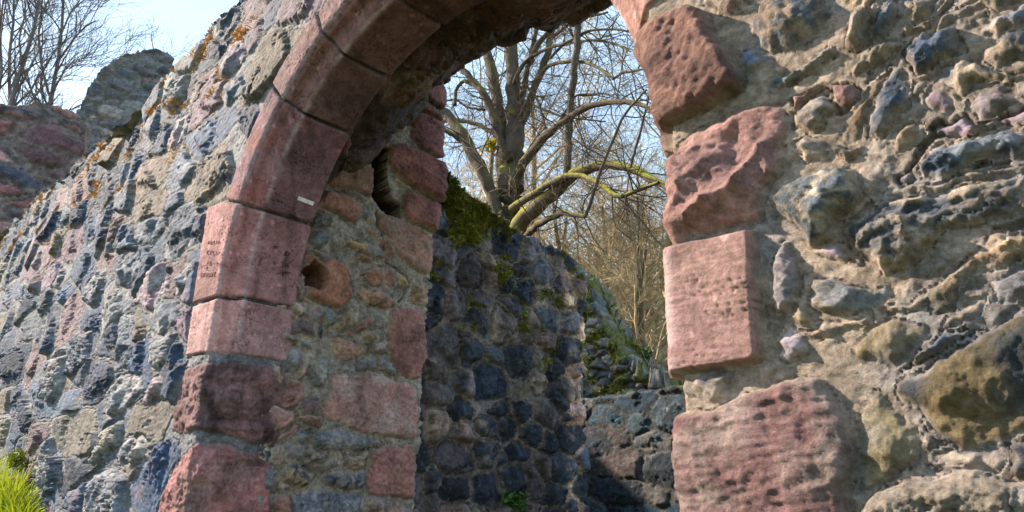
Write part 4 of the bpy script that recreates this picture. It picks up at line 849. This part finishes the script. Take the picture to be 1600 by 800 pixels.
v, f = twiggery(rg, PT, RT, 260, 1400, 5200, .75, .5, .34, .010, up=.0, sp=.68, wt=wt, rmin=.0022); mk('twigs', v, f, M_TWIG, tree, kind='stuff')
c = onp(768, 226, 1, YT-.1); p_ = c+rg.normal(size=(160, 3))*np.array([.07, .05, .05]); v, f = blades(rg, p_, rg.normal(size=p_.shape), .06, 1, .8); mk('yellow_leaves', v, f, leafmat('yellow_leaf', (.5, .42, .03), .3, .6, .3), tree, kind='stuff')

# terrain height
def ground(x, y):
    x = np.asarray(x, float); y = np.asarray(y, float)
    bank = 1.08*sst(-2.4, -3.9, x)*sst(1.5, .2, y)+.45*sst(-5.2, -9, x)*sst(1.5, .2, y)
    hill = .10*np.maximum(0, y*.75-x*.66-13); hill = np.where(hill > 9, 9+4*np.tanh((hill-9)/12), hill)
    nz = .05*fbm(x*.8, y*.8, 3, 55)*sst(1.5, 4, np.hypot(x, y)); return GZ+bank+hill*sst(0, 3, y+6)+nz+.5*fbm(x*.12, y*.12, 3, 56)*sst(10, 30, np.hypot(x, y))

def wood_tree(seed, h, r, nb=26, n1=90, n2=360, n3=900, spread=.28, low=.25):
    g = np.random.default_rng(seed); K = 14
    tr = grow(g, np.array([[0., 0, -.3]]), np.array([[g.normal()*.08, g.normal()*.08, 1]]), np.array([h]), K, .035, .03); RR = (r*np.linspace(1, .18, K))[None]
    s, d, rr_, L = children(g, tr, RR, nb, low, .95, .62); l = h*spread*(.6+.8*g.random(nb)); P1 = grow(g, s, d, l, 10, .10, .07); R1 = (rr_*.5)[:, None]*np.linspace(1, .3, 10)[None]
    s, d, r2, L = children(g, P1, R1, n1, .2, 1, .5); P2 = grow(g, s, d, h*.10*(.5+g.random(n1)), 7, .15, .04); R2 = np.maximum(r2*.6, .006)[:, None]*np.linspace(1, .4, 7)[None]
    s, d, r2, L = children(g, P2, R2, n2, .1, 1, .5); P3 = grow(g, s, d, h*.06*(.5+g.random(n2)), 5, .17, .02); R3 = np.maximum(r2*.6, .005)[:, None]*np.linspace(1, .5, 5)[None]
    s, d, r2, L = children(g, P3, R3, n3, .1, 1, .5); P4 = grow(g, s, d, h*.035*(.5+g.random(n3)), 3, .2, .0); R4 = np.maximum(r2*.6, .0042)[:, None]*np.linspace(1, .6, 3)[None]
    return (tubes(tr, RR, 10), join([tubes(P1, R1, 5), tubes(P2, R2, 3), tubes(P3, R3, 3), tubes(P4, R4, 3)]))
def place_tree(var, x, y, rot, sc_, label, name='woodland_tree', group='bare trees in the wood behind'):
    z = float(ground(np.array([x]), np.array([y]))[0]); t = thing(name, label, 'tree', (x, y, z), group); t.rotation_euler = (0, 0, rot); t.scale = (sc_,)*3
    for o in var:
        c = o.copy(); sc.collection.objects.link(c); c.parent = t
    return t
variants = []
for k in range(6):
    tk, br = wood_tree(100+k, 7.5 if k < 4 else 8.5, .12+.025*(k % 3), nb=22, n1=100, n2=500, n3=1900)
    vs = []
    for nm, (v, f), mt in (('trunk', tk, M_BARK2), ('crown', br, M_TWIG2)):
        o = mk(nm, v-np.array([0, 0, EZ/S]), f, mt, None); sc.collection.objects.unlink(o); vs.append(o)
    variants.append(vs)
rg2 = np.random.default_rng(77); spots = []
for k in range(36):
    px_ = 650+rg2.random()*430; d = 11.5+rg2.random()*15
    spots.append((px_, d))
rt = []
for k, (px_, d) in enumerate(spots):
    p = atdist(px_, 600, d); rt.append((k % 6, p[0], p[1], rg2.random()*6.28, .75+rg2.random()*.4, px_, d))
rt.sort(key=lambda a: a[6])
for k, x, y, ro, s_, px_, d in rt:
    place_tree(variants[k], x, y, ro, s_, 'bare tan-twigged tree standing in the sunlit wood behind the ruin')
# nearer slim trunks just behind the tumbledown wall
near = [(948, 9.5, 1, .62, 'slim mossy trunk nearest the centre wall among the wood edge trees'), (966, 11, 2, .8, 'slim bare trunk in the middle of the wood edge'), (984, 10, 3, .7, 'slim bare tree leaning at the wood edge'), (1006, 9, 0, .75, 'bare tree wound with green ivy at the wood edge'), (1024, 10, 4, .8, 'dark slender tree beside the right jamb at the wood edge'), (930, 12.5, 5, .8, 'pale slender tree behind the tumbledown wall')]
for px_, d, k, s_, lb in near:
    p = atdist(px_, 600, d); t = place_tree(variants[k], p[0], p[1], k*1.3, s_, lb, 'edge_tree', None)
    if 'ivy' in lb:
        n = 2600; h = rg2.random(n)*4.2; an = rg2.random(n)*6.28; rr_ = .07+.16*rg2.random(n)*(1-h/6); P = np.stack([rr_*np.cos(an), rr_*np.sin(an), h-.2], 1)
        v, f = blades(rg2, P, np.stack([np.cos(an), np.sin(an), an*0], 1), .075, .8, .9); o = mk('ivy', v-np.array([0, 0, EZ/S]), f, leafmat('ivy', (.045, .10, .03), .5), None); o.parent = t; o['kind'] = 'stuff'
# undergrowth of thin saplings at the foot of the wood
g = np.random.default_rng(9); n = 450; ax = 700+g.random(n)*380; dd = 9+g.random(n)*14; st_ = np.array([atdist(a_, 600, b_) for a_, b_ in zip(ax, dd)]); st_[:, 2] = ground(st_[:, 0], st_[:, 1])-.1
P1 = grow(g, st_, np.array([0, 0, 1.])+g.normal(size=(n, 3))*.3, 1.2+1.8*g.random(n), 9, .13, .02); R1 = (.008+.014*g.random(n))[:, None]*np.linspace(1, .3, 9)[None]
s, d, r2, L = children(g, P1, R1, 3500, .2, 1, .6); P2 = grow(g, s, d, .35+.5*g.random(3500), 5, .2, .02); R2 = np.maximum(r2*.5, .0045)[:, None]*np.linspace(1, .5, 5)[None]
v, f = join([tubes(P1, R1, 4), tubes(P2, R2, 3)]); o = tagm(mk('undergrowth', v, f, M_TWIG2, None), 'tangled thicket of thin tan saplings filling the foot of the wood', 'undergrowth'); o['kind'] = 'stuff'

# trees at far left above the ruin stump
LT_ = [('birch_like_tree', 'tall slender bare tree forking twice, right of the pair at the far left', 13., [
   (0, 0, [(84, 420, 10), (80, 300, 9), (78, 220, 8), (80, 150, 7), (92, 90, 6), (96, 50, 5), (100, -10, 4)]), (0, .6, [(80, 160, 5), (66, 110, 4), (60, 60, 4), (66, 0, 3)]),
   (0, -.5, [(92, 95, 4), (115, 60, 3), (135, 40, 3), (150, 32, 2)]), (0, -.4, [(80, 150, 4), (100, 110, 3), (118, 92, 2)]), (0, .2, [(97, 50, 3), (110, 20, 3), (125, 0, 2)])], (96, 60)),
  ('birch_like_tree', 'bare tree with a bent trunk touching the left edge of the ruin', 12., [
   (0, 0, [(-8, 420, 12), (0, 290, 11), (8, 220, 9), (20, 150, 8), (32, 110, 7), (50, 60, 6), (62, 0, 5)]), (0, .6, [(8, 220, 7), (16, 150, 6), (14, 90, 5), (22, 30, 4), (20, -20, 3)]),
   (0, -.5, [(22, 150, 5), (44, 110, 4), (58, 85, 3), (72, 60, 3)]), (0, .5, [(3, 250, 6), (-8, 180, 5), (2, 110, 5), (0, 40, 4), (8, -20, 3)]), (0, -.3, [(34, 105, 4), (30, 60, 3), (40, 20, 3), (38, -20, 2)]), (0, -.5, [(12, 210, 4), (40, 170, 4), (62, 140, 3), (80, 118, 2)])], (0, 200)),
  ('sapling', 'small bare sapling growing beside the grey tower top', 16., [(0, 0, [(252, 240, 3), (249, 150, 3), (246, 110, 2.5), (238, 70, 1.6), (236, 52, 1)]), (0, 0, [(249, 125, 2), (256, 100, 1.6), (266, 86, 1)]), (0, 0, [(250, 110, 1.5), (242, 90, 1.2), (232, 78, 1)]), (0, 0, [(252, 140, 2), (262, 118, 1.4), (272, 110, 1)])], (250, 150))]
for nm, lb, dist, limbs, b_ in LT_:
    Pq, Rq = traced(limbs, dist=dist, K=18, seed=8); t = thing(nm, lb, 'tree', (*Pq[0, 0, :2], GZ))
    b0 = Pq[0, 0].copy(); rt_ = np.linspace(np.array([b0[0], b0[1], min(b0[2]-.5, float(ground(b0[0:1], b0[1:2])[0])-.2)]), b0, 18)
    v, f = tubes(np.concatenate([Pq[:1], rt_[None]]), np.concatenate([Rq[:1], np.full((1, 18), Rq[0, 0])]), 10); mk('trunk', v, f, M_BARK3, t)
    for i in range(1, len(Pq)): v, f = tubes(Pq[i:i+1], Rq[i:i+1], 6); mk('limb', v, f, M_BARK3, t)
    w_ = np.ones(len(Pq)); w_[0] = .7; big_ = nm != 'sapling'
    v, f = twiggery(np.random.default_rng(int(dist)), Pq, Rq, 46 if big_ else 20, 260 if big_ else 70, 1100 if big_ else 150, 1.0 if big_ else .5, .6 if big_ else .35, .4 if big_ else .22, .02 if big_ else .008, up=.07, sp=.42, wt=w_, rmin=.0048 if big_ else .004)
    mk('twigs', v, f, M_TWIG3, t, kind='stuff')

# ------------------------------------------------------------------ ground and grass
def axis(lo, hi, c, fine, coarse):
    a = [c]
    while a[-1] < hi: a.append(a[-1]+fine+(abs(a[-1]-c))*coarse)
    b = [c]
    while b[-1] > lo: b.append(b[-1]-fine-(abs(b[-1]-c))*coarse)
    return np.array(b[:0:-1]+a)
gx = axis(-900, 900, -4.5, .05, .035); gy = axis(-900, 900, -.3, .05, .035); GX, GY = np.meshgrid(gx, gy); GZg = ground(GX, GY)
gc = np.array([.11, .078, .042])*(1+.4*fbm(GX*1.1, GY*1.1, 4, 5))[..., None]; gm = sst(-.1, .4, fbm(GX*.7, GY*.7, 4, 6)+.3*sst(2, 0, GY))[..., None]; gc = gc*(1-gm)+np.array([.07, .10, .02])*gm
mk('ground', np.stack([GX, GY, GZg], -1).reshape(-1, 3), gridfaces(*GX.shape), node_mat('leaf_litter', rough=.95, bump=.6, nscale=25, vary=.5), None, np.clip(gc, .01, .5).reshape(-1, 3), kind='structure')
def tuft(rng, cx, cy, n, L, rad, wid=.006):
    a = rng.random(n)*6.283; r = rad*np.sqrt(rng.random(n)); x = cx+r*np.cos(a)*1.3; y = cy+r*np.sin(a)*.6; z = ground(x, y)-.01
    d = np.stack([np.cos(a)*.5+rng.normal(size=n)*.35, np.sin(a)*.3+rng.normal(size=n)*.25, np.full(n, 1.)], 1); K = 6; l = L*(.4+.8*rng.random(n))
    P = [np.stack([x, y, z], 1)]; d /= np.linalg.norm(d, axis=1, keepdims=True)
    for i in range(K-1): P.append(P[-1]+d*(l/(K-1))[:, None]); d = d+np.array([0, 0, -.16*(i+1)*.6]); d /= np.linalg.norm(d, axis=1, keepdims=True)
    P = np.stack(P, 1); s = np.cross(d, rng.normal(size=d.shape)); s /= np.linalg.norm(s, axis=1, keepdims=True); wv = wid*np.linspace(1, .08, K)[None, :, None]
    V = np.stack([P-s[:, None]*wv, P+s[:, None]*wv], 2).reshape(-1, 3); b = (np.arange(n)*K*2)[:, None]+(np.arange(K-1)*2)[None]; f = np.stack([b, b+1, b+3, b+2], -1).reshape(-1, 4); return V, f
gg = np.random.default_rng(3); parts = []
for cx_, cy_2, n_b, L_, r_ in ((-4.75, -.09, 420, .30, .08), (-4.5, -.10, 520, .32, .08), (-4.25, -.10, 480, .27, .08), (-4.05, -.10, 300, .20, .07), (-3.9, -.10, 220, .15, .07), (-3.75, -.09, 160, .11, .06), (-5.0, -.08, 300, .34, .08), (-4.4, -.22, 300, .2, .15), (-5.5, -.1, 300, .3, .2), (-5.0, -.4, 350, .22, .3)):
    parts.append(tuft(gg, cx_, cy_2, n_b, L_, r_))
v, f = join(parts); o = tagm(mk('grass', v, f, M_GRASS, None), 'bright green sunlit grass growing at the foot of the wall, bottom left', 'grass'); o['kind'] = 'stuff'
pc = onp(27, 718, 1, -.05); n = 500; p_ = pc+gg.normal(size=(n, 3))*np.array([.035, .012, .018]); v, f = blades(gg, p_, np.tile([0, -1., .5], (n, 1)), .028, .6, .4)
tagm(mk('wall_plant', v, f, leafmat('herb', (.14, .17, .02), .4, .6, .2), None, origin=WD(pc)), 'small yellow-green clump rooted in the wall above the grass', 'plant')
pc = onp(804, 785, 0, -2.37); n = 130; p_ = pc+gg.normal(size=(n, 3))*np.array([.01, .035, .025]); v, f = blades(gg, p_, np.tile([1., 0, .6], (n, 1)), .035, .6, .5)
tagm(mk('fern_tuft', v, f, leafmat('fern', (.05, .12, .02), .4, .6, .2), None, origin=WD(pc)), 'tiny green fern tuft at the foot of the dark mossy wall', 'plant')
for o in list(bpy.data.objects):
    if '_loc' in o: del o['_loc']
